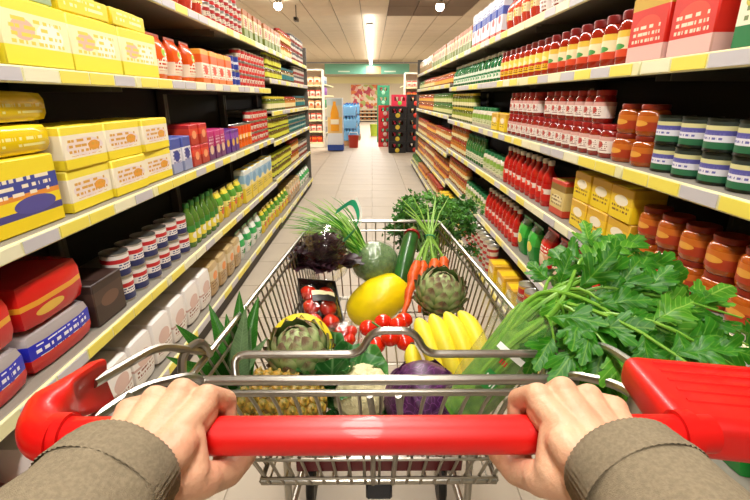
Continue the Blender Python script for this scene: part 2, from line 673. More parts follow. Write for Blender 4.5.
def run(side, lev, ya, yb, D, layers=1, deep=1, far=False, gap=.006, setback=.02, start=0, short=0):
    levels = {(-1, 0): LN, (-1, 1): LF, (1, 0): RN, (1, 1): RF}[(side, int(far))]
    names = LNAMES if levels is LN else RNAMES
    sname = 'left' if side < 0 else 'right'
    z = levels[lev] + .0235
    xf = XL if side < 0 else XR
    out = (.10 if side > 0 else .02) if lev == 0 else 0
    n = max(1, int((yb - ya) / (D['w'] + gap)))
    step = (yb - ya) / n
    base = f"{names[lev]} {'far ' if far else ''}{sname} shelf"
    key = (D['desc'], base)
    c0 = USED.get(key, 0)
    USED[key] = c0 + n
    ln = [None] if layers == 1 else ['lower', 'upper'] if layers == 2 else ['lowest', 'middle', 'uppermost'] if layers == 3 else ['lowest', 'second-lowest', 'second-highest', 'uppermost']
    rows = [None] if deep == 1 else ['front', 'back']
    for q in range(deep):
        for k in range(layers):
            for i in range(n):
                if k == layers - 1 and layers > 1 and rng.random() < short:
                    continue
                if q == 1 and k < layers - 1:
                    continue
                x = xf + side * (setback - out + D['d'] / 2 + q * (D['d'] + .01) + rng.uniform(0, .008))
                y = ya + (i + .5) * step
                lab = f"{ordinal(c0 + i + 1)} {D['desc']} from near end,"
                if ln[k]:
                    lab += f" {ln[k]} layer,"
                if rows[q]:
                    lab += f" {rows[q]} row,"
                lab += ' ' + base
                put(D, (x, y, z + k * (D['h'] + .0015)), (0 if side < 0 else math.pi) + rng.uniform(-.03, .03), lab, f"{D['desc']}s on {base}", parts=not far)
    return


# ---- left, near
cream_y = d_carton('cream and yellow carton', .30, .2, .175, [(0, 'f4e436'), (.3, 'f6ecb8'), (.8, 'f7e23a')], [('f2b9a0', .3, .55, .16, .16), ('f4f1e2', .68, .5, .2, .2)], ('e8d24a', .3, .75, 9), 'f2d93a')
yel_flat = d_carton('flat yellow carton', .28, .2, .06, [(0, 'f3d92c'), (.8, 'f8e24c')], None, ('f7efb0', .2, .8, 3), 'f5de40')
green_flat = d_carton('flat sage green carton', .24, .2, .05, [(0, '9db58a'), (.6, 'b8c9a0')], None, ('e8ecd8', .2, .8, 3), 'b8c9a0')
or_pouch = d_pouch('orange snack pouch', .15, .10, .2, [(0, 'f06a1c'), (.12, 'fbe9d0'), (.45, 'ee5a16'), (.9, 'e84a12')], [('f7f0da', .5, .35, .3, .16), ('9ac23c', .5, .62, .18, .1)], ('d8401a', .2, .5, 12), seam='e85a18')
or_box = d_carton('orange and white carton', .13, .1, .18, [(0, 'ef7a28'), (.15, 'f6ead6'), (.6, 'f0641c'), (.85, 'f7a93a')], ('e2432a', .5, .4, .26, .14), ('d05020', .15, .55, 12), 'ef7a28')
blue_can = d_can('blue and white can', .034, .1, [(0, '2b3c96'), (.4, 'e8e8f0'), (.6, '2b3c96')], None, ('2b3c96', .4, .6, 8))
tom_can = d_can('red and white tomato can', .042, .085, [(0, 'c7342c'), (.3, 'efe3cf'), (.68, 'c2282a')], ('d13a2a', .5, .45, .2, .2), ('7a3a28', .3, .65, 9))
yel_loaf = d_pack('glossy yellow soft pack', .30, .22, .085, [(0, 'e8c80c'), (.85, 'f5de2a')], None, ('f7ee9c', .3, .6, 4))
yel_blue = d_carton('yellow carton with blue print', .27, .2, .2, [(0, 'eed21c'), (.2, '4a4688'), (.3, 'f1d528'), (.45, 'e8953a'), (.52, '3f4a9c'), (.75, 'f3dc30')], ('55509a', .6, .35, .3, .12), ('f4ead0', .5, .75, 10), 'f0d830')
yel_big = d_carton('yellow washing powder carton', .25, .2, .135, [(0, 'f4de2e'), (.25, 'f3ead2'), (.8, 'f5e244')], [('ead9d6', .5, .5, .42, .22), ('e8a03c', .7, .5, .14, .12)], ('d9a23a', .3, .7, 8), 'f4de2e')
blue_box = d_carton('blue and grey carton', .11, .12, .17, [(0, '9aa2c8'), (.3, 'e4e2ea'), (.7, '4a58a8')], ('2f3a90', .5, .5, .3, .16), ('404890', .3, .7, 10), '6a78c0')
red_box = d_carton('small red carton', .11, .12, .11, [(0, 'b93a2c'), (.5, 'e0482e'), (.8, 'c92c2c')], ('f0a070', .5, .5, .26, .2), None, 'c92c2c')
mag_can = d_carton('magenta tea carton', .10, .10, .17, [(0, '6a2a68'), (.45, 'b02468'), (.8, 'c22a76')], ('e6c8a8', .5, .35, .3, .16), ('f0d8e0', .5, .8, 9), 'c22a76')
pur_box = d_carton('purple coffee pack', .09, .10, .15, [(0, '5a2a86'), (.6, '8a44a8'), (.85, '6a2a8a')], ('e2b64a', .5, .45, .3, .16), None, '6a2a8a')
or_can = d_can('orange drum of cocoa', .045, .17, [(0, 'e86a1c'), (.4, 'f4b04a'), (.6, 'e84f1c')], ('f5e0c0', .5, .5, .2, .12), ('8a3010', .2, .4, 12))
rwb_can = d_can('red white and blue tin', .052, .1, [(0, '2f3566'), (.3, 'eee9e6'), (.62, 'c5262c'), (.82, 'efe9e4')], None, ('3a3f78', .3, .6, 8))
dark_box = d_carton('dark brown carton', .18, .18, .16, [(0, '3a2620'), (.5, '4a342a'), (.8, '33211c')], ('6a4a3a', .5, .5, .3, .16), None, '3a2620')
red_bag = d_pack('red and gold soft pack', .30, .22, .15, [(0, 'c8181a'), (.45, 'e8a02c'), (.56, 'd4201c'), (.9, 'b81418')], ('f0c048', .4, .3, .2, .1), None)
bluered = d_pack('blue and red soft pack', .30, .22, .13, [(0, 'd41e1c'), (.4, '2a2fb8'), (.75, 'a8a0a0')], None, ('e8e8f4', .4, .7, 6))
gr_bot = d_bottle('green bottle of oil', .036, .24, '4f7a2a', '2c6a2a', [(0, 'e8d84a'), (.6, '3c8a34')], ('f2efdc', .5, .4, .3, .2), None)
yg_pouch = d_pouch('yellow and green pouch', .13, .09, .2, [(0, 'e8c92c'), (.4, 'f4e88a'), (.6, '5a9a34'), (.85, 'e3d23a')], ('e8702a', .5, .4, .28, .13), ('3a6a20', .4, .6, 12), seam='e3d23a')
yb_carton = d_carton('yellow and blue cereal carton', .18, .08, .25, [(0, 'e9cf3a'), (.45, 'f0e3a0'), (.6, '9ac0d8'), (.85, 'dfe6e2')], ('6aa0c8', .5, .65, .35, .16), ('7a6a20', .2, .4, 14), 'e9cf3a')
white_bag = d_pack('white flour bag', .17, .14, .22, [(0, 'e6e0dc'), (.4, 'c9a8a0'), (.45, 'efeae6')], ('d8b8ae', .5, .55, .3, .16), ('9a6a60', .2, .4, 12))
tan_bag = d_pack('tan paper grain bag', .15, .14, .21, [(0, 'b99868'), (.5, 'd8c6a0'), (.8, 'c2a878')], ('e58a3a', .5, .6, .25, .12), ('6a4a28', .2, .45, 12))
grn_pack = d_pouch('white and green pouch', .14, .1, .21, [(0, 'e8ebe4'), (.5, '3cae5e'), (.75, 'dfe8dc')], ('2f9a50', .5, .3, .25, .12), ('2a6a3a', .2, .4, 12), seam='3cae5e')

run(-1, 3, .66, 2.2, cream_y)
run(-1, 3, 2.2, 2.75, or_pouch, deep=2)
run(-1, 3, 2.75, 3.35, or_box)
run(-1, 3, 3.35, 3.57, blue_can, layers=2)
run(-1, 3, 3.57, 4.38, tom_can, layers=3)
# cartons lying on the cream cartons
for i in range(5):
    D = yel_flat if i != 2 else green_flat
    put(D, (XL - .13, .84 + i * .29, LN[3] + .0235 + .175 + .0025 + .0), rng.uniform(-.05, .05), f"{ordinal(i + 1)} flat carton from near end lying on the cream and yellow cartons" if False else f"{D['desc']} lying on cream and yellow cartons, {ordinal(i + 1)} from near end", 'flat cartons on the cream and yellow cartons')

run(-1, 2, .5, 1.4, yel_blue)
for i in range(3):
    put(yel_loaf, (XL - .14, .66 + i * .305, LN[2] + .0235 + .2 + .003), rng.uniform(-.04, .04), f"glossy yellow soft pack on the yellow and blue cartons, {ordinal(i + 1)} from near end", 'yellow soft packs')
for i in range(3):
    put(yel_loaf, (XL - .14, .68 + i * .305, LN[2] + .0235 + .2 + .003 + .088), rng.uniform(-.04, .04), f"topmost glossy yellow soft pack under the second left shelf, {ordinal(i + 1)} from near end", 'yellow soft packs')
run(-1, 2, 1.42, 2.2, yel_big, layers=2)
run(-1, 2, 2.2, 2.46, blue_box)
run(-1, 2, 2.46, 2.72, red_box, layers=2)
run(-1, 2, 2.72, 3.05, mag_can)
run(-1, 2, 3.05, 3.36, pur_box, layers=1)
run(-1, 2, 3.36, 3.75, or_can)
run(-1, 2, 3.75, 4.38, tom_can, layers=3)

run(-1, 1, .5, 1.42, bluered)
for i in range(3):
    put(red_bag, (XL - .14, .66 + i * .306, LN[1] + .0235 + .13 + .003), rng.uniform(-.04, .04), f"red and gold soft pack on the blue and red packs, {ordinal(i + 1)} from near end", 'red and gold soft packs')
run(-1, 1, 1.42, 1.62, dark_box)
run(-1, 1, 1.62, 2.32, rwb_can, layers=2)
run(-1, 1, 2.32, 2.8, gr_bot)
run(-1, 1, 2.8, 3.4, yg_pouch)
run(-1, 1, 3.4, 4.38, yb_carton)

run(-1, 0, .55, 1.0, red_bag)
run(-1, 0, 1.0, 2.45, white_bag)
run(-1, 0, 2.45, 3.1, tan_bag)
run(-1, 0, 3.1, 3.8, grn_pack)
run(-1, 0, 3.8, 4.38, yg_pouch)

red_pouch = d_pouch('red and cream pouch', .14, .1, .21, [(0, 'c0341e'), (.35, 'f0dfae'), (.6, 'd8481e'), (.88, 'a8201a')], ('e8c04a', .5, .45, .25, .12), ('8a2a18', .35, .6, 12), seam='b8281a')
soup_can = d_can('red and silver soup can', .042, .095, [(0, 'b82a28'), (.25, 'd8cdb8'), (.6, 'a32424'), (.85, 'd8d2c4')], None, ('5a2a20', .25, .6, 9))
beige_box = d_carton('beige and green carton', .12, .1, .2, [(0, '7a8a3a'), (.35, 'd9c79a'), (.8, 'a8602a')], ('c8502a', .5, .55, .26, .14), ('5a4a20', .3, .7, 12), 'c9b98a')
run(-1, 4, 1.5, 2.95, red_pouch)
run(-1, 4, 2.95, 3.75, soup_can, layers=3, short=.2)
run(-1, 4, 3.75, 4.38, beige_box)

# ---- left, far: small jars and tins
olive = d_jar('olive jar with lime lid', .040, .11, '5a4a1c', 'c8d23a', [(0, 'd8d84a'), (.5, '7a6a24')])
gherk = d_jar('gherkin jar with yellow lid', .042, .13, '55601f', 'dcc83a', [(0, 'e8e0b0'), (.5, '8a9a34')])
teal = d_can('teal tin', .042, .10, [(0, '1f6a6e'), (.4, 'a8c4b8'), (.6, '1a5a66')])
tealj = d_jar('tall jar with teal label', .038, .14, '6a4a2a', '2a6a70', [(0, '2a7a80'), (.5, 'b8a878')])
amber = d_jar('amber jar with red lid', .040, .13, '9a5a1a', 'a82a20', [(0, 'e8d8a0'), (.5, 'c87a2a')])
grey_can = d_can('grey and red tin', .042, .10, [(0, '8a3028'), (.4, 'cfcac0'), (.7, '5a5a60')])
for lev, seq in enumerate((
        ((4.45, 5.1, yg_pouch, 1), (5.1, 5.9, tan_bag, 1), (5.9, 6.88, grn_pack, 1)),
        ((4.45, 5.5, olive, 2), (5.5, 6.1, amber, 2), (6.1, 6.88, grey_can, 2)),
        ((4.45, 5.45, olive, 2), (5.45, 6.88, teal, 2)),
        ((4.45, 5.3, gherk, 1), (5.3, 6.0, amber, 1), (6.0, 6.88, tealj, 1)),
        ((4.45, 5.2, olive, 2), (5.2, 6.0, tealj, 1), (6.0, 6.88, grey_can, 2)),
        ((4.45, 5.2, beige_box, 1), (5.2, 5.9, amber, 2), (5.9, 6.88, grey_can, 3)))):
    for a, b, D, ly in seq:
        run(-1, lev, a, b, D, layers=ly, far=True)

# ---- right, near
jam = d_jar('red jar with white label', .042, .125, '8a1a14', 'a02020', [(0, 'efe4dc'), (.75, 'd8a8a0')], ('c23a34', .5, .5, .2, .2), ('8a5a54', .1, .7, 8))
sauce = d_jar('sauce jar with yellow label', .046, .18, 'a8280f', '6a1810', [(0, 'e9b92a'), (.35, 'c83418'), (.5, 'f0d860')], ('f4e6b0', .5, .62, .3, .15), ('6a1a10', .1, .35, 9))
sauce2 = d_jar('sauce jar with pale label', .046, .18, '9a2410', '7a1412', [(0, 'd84a2a'), (.3, 'f0e2b8'), (.75, 'e9c24a')], ('4a9a4a', .5, .4, .3, .12), None)
red_pk = d_carton('scarlet carton', .2, .14, .2, [(0, 'e8b8b0'), (.25, 'd42418'), (.8, 'c8a030')], ('e8442a', .5, .5, .35, .2), ('f4d8c0', .3, .6, 10), 'd42418')
wg_pk = d_carton('white carton with green base', .22, .14, .21, [(0, '1f7a44'), (.25, 'efe9cf'), (.6, 'd8cf6a'), (.75, '4a4a9a'), (.82, 'e8e4d0')], ('c9c050', .5, .5, .4, .12), ('7a8a5a', .25, .55, 10), 'efe9cf')
gw_bot = d_bottle('green and white bottle', .045, .2, '1f6a3c', 'e8e6d8', [(0, 'e8eadc'), (.5, '1f7a44'), (.7, 'e2ead8')], ('4aa060', .5, .3, .25, .16), None)
pot_dark = d_can('dark-lidded striped tub', .05, .085, [(0, '2a6a48'), (.25, 'e4e2ee'), (.5, '5a58a8'), (.68, 'd8d49a'), (.85, '2f3a34')], None, ('6a6ab0', .3, .6, 6), lid='3a3f3a')
amber_j = d_jar('amber honey jar', .05, .1, 'a85014', '8a2a18', [(0, 'a83818'), (.6, 'c86a20')], ('e0a040', .5, .5, .3, .2), None)
yel_pk = d_carton('yellow noodle carton', .15, .12, .12, [(0, 'efcf1c'), (.5, 'e8bf2a'), (.75, 'd8a82a')], ('f4ead0', .5, .6, .3, .16), ('7a4a18', .2, .5, 8), 'efcf1c')
photo_pk = d_carton('gold rice carton', .16, .12, .17, [(0, 'c8402a'), (.2, 'd8c078'), (.7, '8a6a2a'), (.88, 'c83a24')], ('efe0b0', .5, .45, .36, .14), ('7a5a20', .3, .6, 10), 'c8a850')
red_bot = d_bottle('red sauce bottle', .038, .235, 'b8140f', 'e8e2da', [(0, 'c81a14'), (.4, 'f0dcd0'), (.7, 'b81410')], ('e8442a', .5, .5, .25, .2), None)
grn_bot2 = d_bottle('green dressing bottle', .038, .225, '2a6a2c', '1c7a48', [(0, 'e2e0c4'), (.6, '2a7a3a')], None, ('4a6a30', .1, .5, 8))
gold_j = d_jar('gold jar with crimson lid', .048, .13, 'c89418', '8a1414', [(0, 'e8c84a'), (.4, 'b83018'), (.6, 'e2b83a')], None, None)
cream_j = d_jar('white dressing jar', .042, .15, 'ded6c0', '2a7a4a', [(0, 'd8dcb0'), (.5, '8ab04a')], None, ('6a7a3a', .1, .5, 8))
red_bg = d_pouch('red crisp bag', .18, .11, .24, [(0, 'c21a16'), (.4, 'e0a87a'), (.55, 'd0201a'), (.85, '9a1412')], ('f0d4b0', .5, .35, .3, .14), ('f0e0d0', .5, .7, 12), seam='c21a16')
grn_bg = d_pouch('green crisp bag', .16, .1, .22, [(0, '1f8a34'), (.5, '3cae3c'), (.85, '1c6a2a')], ('e8d84a', .5, .45, .28, .14), None, seam='1f8a34')
white_pch = d_pouch('white pouch with red print', .15, .1, .2, [(0, 'efe8e2'), (.4, 'd8442e'), (.6, 'f2ece6')], None, ('8a2a20', .1, .35, 10), seam='e8e2dc')
det = d_carton('blue and white tall carton', .14, .1, .26, [(0, 'd8482e'), (.12, 'e6e6f0'), (.5, '4a60b8'), (.7, 'dfe4f2')], ('c8302a', .5, .4, .24, .1), ('3a4a98', .5, .85, 14), 'dfe4f2')
dk_pch = d_pouch('dark chocolate pouch', .13, .1, .2, [(0, '5a1a16'), (.4, '9a3a24'), (.7, '3a1614')], ('d8b070', .5, .5, .3, .14), None, seam='5a1a16')

redsoup = d_can('crimson soup tin', .046, .1, [(0, 'a81c1c'), (.3, 'd8c8a8'), (.5, 'c02420'), (.85, 'd8a030')], None, ('5a2a20', .25, .5, 9))
run(1, 5, 1.55, 2.1, dk_pch)
run(1, 5, 2.1, 2.75, white_pch, deep=2)
run(1, 5, 2.75, 3.4, red_pouch)
run(1, 5, 3.4, 4.4, det)
run(1, 5, 4.4, 5.28, beige_box, layers=1)

run(1, 4, .62, 1.28, wg_pk)
run(1, 4, 1.28, 1.72, red_pk)
run(1, 4, 1.72, 2.5, sauce2, deep=2)
run(1, 4, 2.5, 3.4, sauce, deep=2)
run(1, 4, 3.4, 5.28, gw_bot)

run(1, 3, .5, 1.5, pot_dark, layers=2)
run(1, 3, 1.5, 1.75, amber_j, layers=2)
run(1, 3, 1.75, 3.1, jam, layers=2, short=.15)
run(1, 3, 3.1, 3.5, yel_pk, layers=1)
run(1, 3, 3.5, 4.2, cream_j)
run(1, 3, 4.2, 5.28, gherk, layers=2)

run(1, 2, .45, .95, gold_j, layers=2)
run(1, 2, .95, 1.5, amber_j, layers=2)
run(1, 2, 1.5, 1.98, yel_pk, layers=2)
run(1, 2, 1.98, 2.3, photo_pk)
run(1, 2, 2.3, 3.1, red_bot)
run(1, 2, 3.1, 3.7, cream_j)
run(1, 2, 3.7, 4.4, grn_bot2)
run(1, 2, 4.4, 5.25, amber, layers=2)

run(1, 1, .5, 1.2, grn_bg)
run(1, 1, 1.2, 2.35, red_bg)
run(1, 1, 2.35, 2.7, grn_bg)
run(1, 1, 2.7, 3.5, red_bot)
run(1, 1, 3.5, 4.3, cream_j, layers=1)
run(1, 1, 4.3, 5.25, amber, layers=2)

run(1, 0, .6, 1.6, photo_pk)
run(1, 0, 1.6, 2.3, redsoup, layers=2)
run(1, 0, 2.3, 2.9, yel_pk)
run(1, 0, 2.9, 3.8, soup_can, layers=2)
run(1, 0, 3.8, 5.25, yel_pk)

# ---- right, far
spice = d_jar('spice jar with orange label', .040, .12, '8a3a14', 'b86a1c', [(0, 'e8b04a'), (.5, 'c8481c')])
pesto = d_jar('pesto jar with green lid', .040, .12, '4a6a1c', '3a7a2c', [(0, 'd8d89a'), (.5, '6a8a2c')])
for lev, seq in enumerate((
        ((5.36, 6.5, amber, 1), (6.66, 7.78, spice, 1), (7.9, 9.0, pesto, 1)),
        ((5.36, 6.6, spice, 2), (6.6, 7.8, amber, 2), (7.8, 9.0, spice, 2)),
        ((5.36, 6.5, amber, 2), (6.5, 7.6, spice, 2), (7.6, 9.0, amber, 2)),
        ((5.36, 6.9, pesto, 2), (6.9, 9.0, spice, 2)),
        ((5.36, 6.9, spice, 1), (6.9, 8.2, amber, 1), (8.2, 9.0, pesto, 1)),
        ((5.36, 7.2, beige_box, 1), (7.2, 9.0, tan_bag, 1)))):
    for a, b, D, ly in seq:
        run(1, lev, a, b, D, layers=ly, far=True)

# ------------------------------------------------------------------ beyond the cross aisle
m_white = P('endcap_white', 'efe6d6', .5)
m_wood = P('endcap_shelf', 'f1e4cc', .5)


def endcap(x, y, wdt, hgt, n, label, palette, seed):
    """tall end-of-aisle unit facing the shopper, lit warmly, with packs on each shelf"""
    r2 = random.Random(seed)
    t = thing('display_shelves', label, 'shelves', (x, y, 0))
    MB().box((0, .42, hgt / 2), (wdt, .03, hgt)).build('back_panel', m_white, t)
    for s in (-1, 1):
        MB().cbox((s * (wdt / 2 - .015), .2, hgt / 2), (.03, .4, hgt), .004).build('side_panel', m_white, t)
    MB().cbox((0, .2, .06), (wdt - .062, .4, .11), .004).build('plinth', m_white, t)
    MB().cbox((0, .2, hgt + .02), (wdt, .44, .04), .004).build('top_panel', m_white, t)
    hs = [.13 + k * (hgt - .2) / n for k in range(n)]
    for k, z in enumerate(hs):
        sh = MB().cbox((0, .2, z), (wdt - .064, .4, .02), .003).build('shelf', m_wood, t)
        MB().box((0, -.004, z), (wdt - .064, .006, .04)).build('price_rail', m_rail, sh)
    tier = ['bottom', 'second-lowest', 'third-lowest', 'fourth-lowest', 'fifth-lowest', 'sixth-lowest', 'top']
    for k, z in enumerate(hs):
        D = palette[k % len(palette)]
        nn = int((wdt - .1) / (D['w'] + .015))
        for i in range(nn):
            xx = -wdt / 2 + .05 + (i + .5) * (wdt - .1) / nn
            put(D, (x + xx, y + .02 + D['d'] / 2, z + .0112), -math.pi / 2 + r2.uniform(-.04, .04), f"{D['desc']}, {tier[k]} shelf of the {'left' if x < 0 else 'right'} end display, {ordinal(i + 1)} along", label.split(' with')[0] + ' goods', parts=False)
    return t


peach = d_carton('peach and white pack', .14, .12, .2, [(0, 'e8a070'), (.4, 'f6e6d2'), (.8, 'f0b080')], ('e05a2a', .5, .5, .3, .16), None, 'f0b080')
pink = d_carton('pink and cream pack', .12, .1, .17, [(0, 'e8b0a0'), (.5, 'f4e4d4'), (.8, 'd84a3a')], ('c23a2a', .5, .4, .26, .14), None, 'f0c0a8')
redp = d_carton('red and orange pack', .13, .1, .16, [(0, 'c8301c'), (.5, 'e87a2a'), (.8, 'a82418')], None, None, 'c8301c')
yelp = d_carton('golden pack', .13, .1, .16, [(0, 'd89a1c'), (.5, 'e8c04a'), (.8, 'c85a1c')], None, None, 'd89a1c')
endcap(-1.86, 12.5, 1.15, 1.95, 6, 'warmly lit end display left of the aisle with pink packs', [redp, pink, pink, peach, pink, peach], 3)
endcap(1.48, 13.2, 1.15, 1.9, 6, 'warmly lit end display right of the aisle with peach packs', [redp, peach, pink, peach, redp, pink], 4)

# juice display tower: flat printed face with an orange bottle picture
jx, jy = -.92, 11.6
t = thing('juice_display', 'tall cardboard display tower printed with an orange juice bottle', 'display', (jx, jy, 0))
MB().cbox((0, .2, .09), (.40, .4, .14), .006).build('base', P('display_blue', '2a4a9a', .5), t)
MB().cbox((0, .2, .72), (.38, .38, 1.12), .006).build('body', P('display_body', 'cfd3d8', .5), t)
pf = MB().box((0, .006, .72), (.36, .006, 1.1)).build('printed_face', PRINT('juice face', [(0, 'dfe3e8'), (.25, 'e8c07a'), (.6, 'cfc8b0'), (.85, 'b8c4c8')], None, ('8a9ab0', .02, .2, 16)), t)
MB().lathe([(0, .0), (.1, .0), (.1, .42), (.06, .56), (.035, .62), (.035, .7), (0, .7)], 16, Matrix.Translation((0, .0, .5)) @ Matrix.Diagonal((1, .08, 1, 1))).build('bottle_print', P('juice_orange', 'f0a41c', .4), pf)
MB().box((0, -.012, .72), (.2, .004, .12)).build('label_print', P('juice_label', 'f2ead0', .5), pf)

# blue water multipacks on pallets along the left
wat = P('water_blue', '5fa6d8', .12, coat=.5)
wat2 = P('water_pale', 'a8cde6', .12, coat=.5)
wb = MB().lathe([(0, 0), (.043, 0), (.045, .01), (.045, .2), (.03, .26), (.014, .29), (.014, .31), (0, .31)], 10).mesh('bottle', wat)
wcap = MB().lathe([(0, .305), (.017, .305), (.017, .325), (0, .325)], 8).mesh('cap', P('cap_blue', '2456a8', .4))


def pallet(x, y, wx, wy, z, label):
    t = thing('pallet', label, 'pallet', (x, y, 0))
    mw = P('pallet_wood', 'a5805a', .7, vary=.2)
    for k in range(5):
        MB().box((-wx / 2 + .05 + k * (wx - .1) / 4, 0, .125), (.09, wy, .02)).build('slat', mw, t)
    for k in (-1, 0, 1):
        MB().box((0, k * (wy / 2 - .05), .0575), (wx, .09, .113)).build('block', mw, t)
    return .136


k = 0
for (px_, py_, ny, lay, colr) in ((-.66, 13.4, 3, 3, wat), (-.62, 15.2, 3, 3, wat2)):
    z0 = pallet(px_, py_, .5, .9, 0, 'wooden pallet under the water multipacks, %s from the juice tower' % ordinal(k + 1))
    for l in range(lay):
        for i in range(ny):
            mp = thing('water_multipack', f"pack of blue water bottles, {['lowest', 'middle', 'top'][l]} layer, {ordinal(k + 1)} pallet, {ordinal(i + 1)} along", 'water pack', (px_, py_ - .3 + i * .3, z0 + .002 + l * .332), group='water multipacks')
            MB().cbox((0, 0, .13), (.46, .285, .26), .02).build('wrap', P('wrap_blue', '8cc0e4', .1, alpha=.45, coat=.5), mp)
            for a in range(5):
                for b in range(3):
                    bo = obj('bottle', wb, mp, (-.18 + a * .09, -.09 + b * .09, .004))
                    if l == lay - 1 or b == 0:
                        obj('cap', wcap, bo)
    k += 1
# red box beside them
t = thing('red_bin', 'small red tub on the floor before the blue water packs', 'bin', (-.50, 12.55, 0))
MB().lathe([(0, 0), (.12, 0), (.14, .3), (.15, .3), (.15, .32), (.13, .32), (.115, .02), (0, .02)], 16).build('tub', P('tub_red', 'b8341c', .4), t)
MB().tube([(-.14, 0, .3), (-.1, 0, .4), (.1, 0, .4), (.14, 0, .3)], .008, 6).build('handle', P('tub_handle', 'd8d0c0', .4), t)

# left far gondola behind the juice tower, with green / purple goods
for (gx, gy, gl, sgn, lab) in ((-1.55, 13.2, 6.0, -1, 'far left gondola behind the juice tower'), (1.18, 14.0, 6.0, 1, 'far right gondola behind the drink crates')):
    t = thing('gondola', lab + ' with dark shelves', 'shelves', (gx, gy, 0))
    MB().box((sgn * .38, gl / 2, .95), (.04, gl, 1.9)).build('back_panel', m_back, t)
    for z in (.15, .55, .95, 1.35, 1.7):
        sh = MB().cbox((sgn * .18, gl / 2, z), (.36, gl, .025), .003).build('shelf', m_deck, t)
        MB().box((-.004 * sgn, gl / 2, z), (.008, gl, .04)).build('price_rail', m_rail, sh)
    if sgn < 0:
        gp = [d_carton('green wash pack', .25, .2, .26, [(0, '2a8a44'), (.5, '3cb060')], None, None, '2a8a44'), d_carton('violet wash pack', .25, .2, .26, [(0, '8a44a8'), (.5, 'a86ac0')], None, None, '8a44a8'), d_carton('pale blue wash pack', .25, .2, .26, [(0, '8aa8c8'), (.5, 'c8d4e0')], None, None, '8aa8c8')]
    else:
        gp = [d_carton('crimson drinks pack', .25, .2, .26, [(0, 'b8243a'), (.5, 'd84a5a')], None, None, 'b8243a'), d_carton('dark cola pack', .25, .2, .26, [(0, '2a1a1a'), (.5, '5a2a2a')], None, None, '2a1a1a')]
    for q, z in enumerate((.95, 1.35, 1.7)):
        for i in range(8):
            D = gp[(i // 2 + q) % len(gp)]
            put(D, (gx + sgn * .15, gy + .2 + i * .5, z + .0135), 0 if sgn < 0 else math.pi, f"{D['desc']}, {['middle', 'upper', 'top'][q]} shelf of the {lab.split(' behind')[0]}, {ordinal(i + 1)} along", lab + ' packs', parts=False)

# crates of bottled drinks on the right
def crate_stack(x, y, colname, hexc, n, label, caps, wx=.42, wy=.34, h=.27, accent='e8c83a'):
    mc = P('crate ' + colname, hexc, .4)
    ms = P('crate_art ' + accent, accent, .5)
    for k in range(n):
        t = thing('drink_crate', f"{label}, {ordinal(k + 1)} from the floor", 'crate', (x, y, k * (h + .003)), group=label)
        for s in (-1, 1):
            MB().box((s * (wx / 2 - .01), 0, h / 2), (.02, wy, h)).build('end_wall', mc, t)
            mm = MB().box((0, s * (wy / 2 - .01), h * .22), (wx - .042, .02, h * .44))
            mm.box((0, s * (wy / 2 - .01), h * .9), (wx - .042, .02, h * .2))
            for q in (-1, 0, 1):
                mm.box((q * (wx / 2 - .05), s * (wy / 2 - .01), h * .62), (.05, .02, h * .36))
            mm.build('side_wall', mc, t)
        MB().box((0, 0, .008), (wx - .044, wy - .044, .016)).build('bottom', mc, t)
        e = MB().lathe([(0, 0), (.055, 0), (.05, .004), (0, .004)], 14, Matrix.Translation((0, -wy / 2 - .0005, h * .24)) @ Matrix.Rotation(math.pi / 2, 4, 'X')).build('emblem', ms, t)
        for a in range(3):
            for b in range(2):
                MB().lathe([(0, .018), (.035, .018), (.035, .15), (.015, .2), (.015, .25), (0, .25)], 8, Matrix.Translation((-.11 + a * .11, -.07 + b * .14, 0))).build('bottle', P('crate_bottle ' + caps, caps, .1), t)


crate_stack(.62, 11.4, 'black', '1c1a1c', 4, 'black drink crate in the nearest stack', '3a1a14')
crate_stack(1.06, 11.55, 'black', '1c1a1c', 5, 'black drink crate in the taller stack by the end display', '3a1a14', accent='c8301c')
crate_stack(.36, 12.9, 'red', 'b8202a', 4, 'red drink crate in the stack with green crates on top', '2a1a14', wx=.36, accent='e8d8c8')
mcg = None
for k in range(3):
    pass
crate_stack(.34, 14.2, 'green', '2f8a64', 6, 'green drink crate in the stack behind the red ones', '2a4a24', wx=.36, accent='9ad0b0')
crate_stack(.72, 12.4, 'crimson', 'c82a48', 5, 'crimson drink crate behind the black stacks', '7a1a24', accent='6ac04a')

# far wall: hanging green sign, produce mural, bakery racks
t = thing('hanging_sign', 'long green sign band with a pale centre hung before the far wall', 'sign', (-.25, 25.2, 2.45))
MB().cbox((0, 0, .26), (4.4, .05, .5), .01).build('board', P('sign_green', '6fb09a', .6), t)
MB().cbox((.35, -.03, .2), (.75, .02, .36), .006).build('centre_panel', P('sign_orange', 'e2a478', .6), t)
for s in (-1, 1):
    MB().box((s * 1.2, -.028, .14), (.6, .008, .06)).build('lettering', P('sign_white', 'd8ead8', .6), t)
    MB().tube([(s * 1.9, 0, .5), (s * 1.9, 0, CEIL - 2.45)], .006, 5).build('cable', m_house, t)


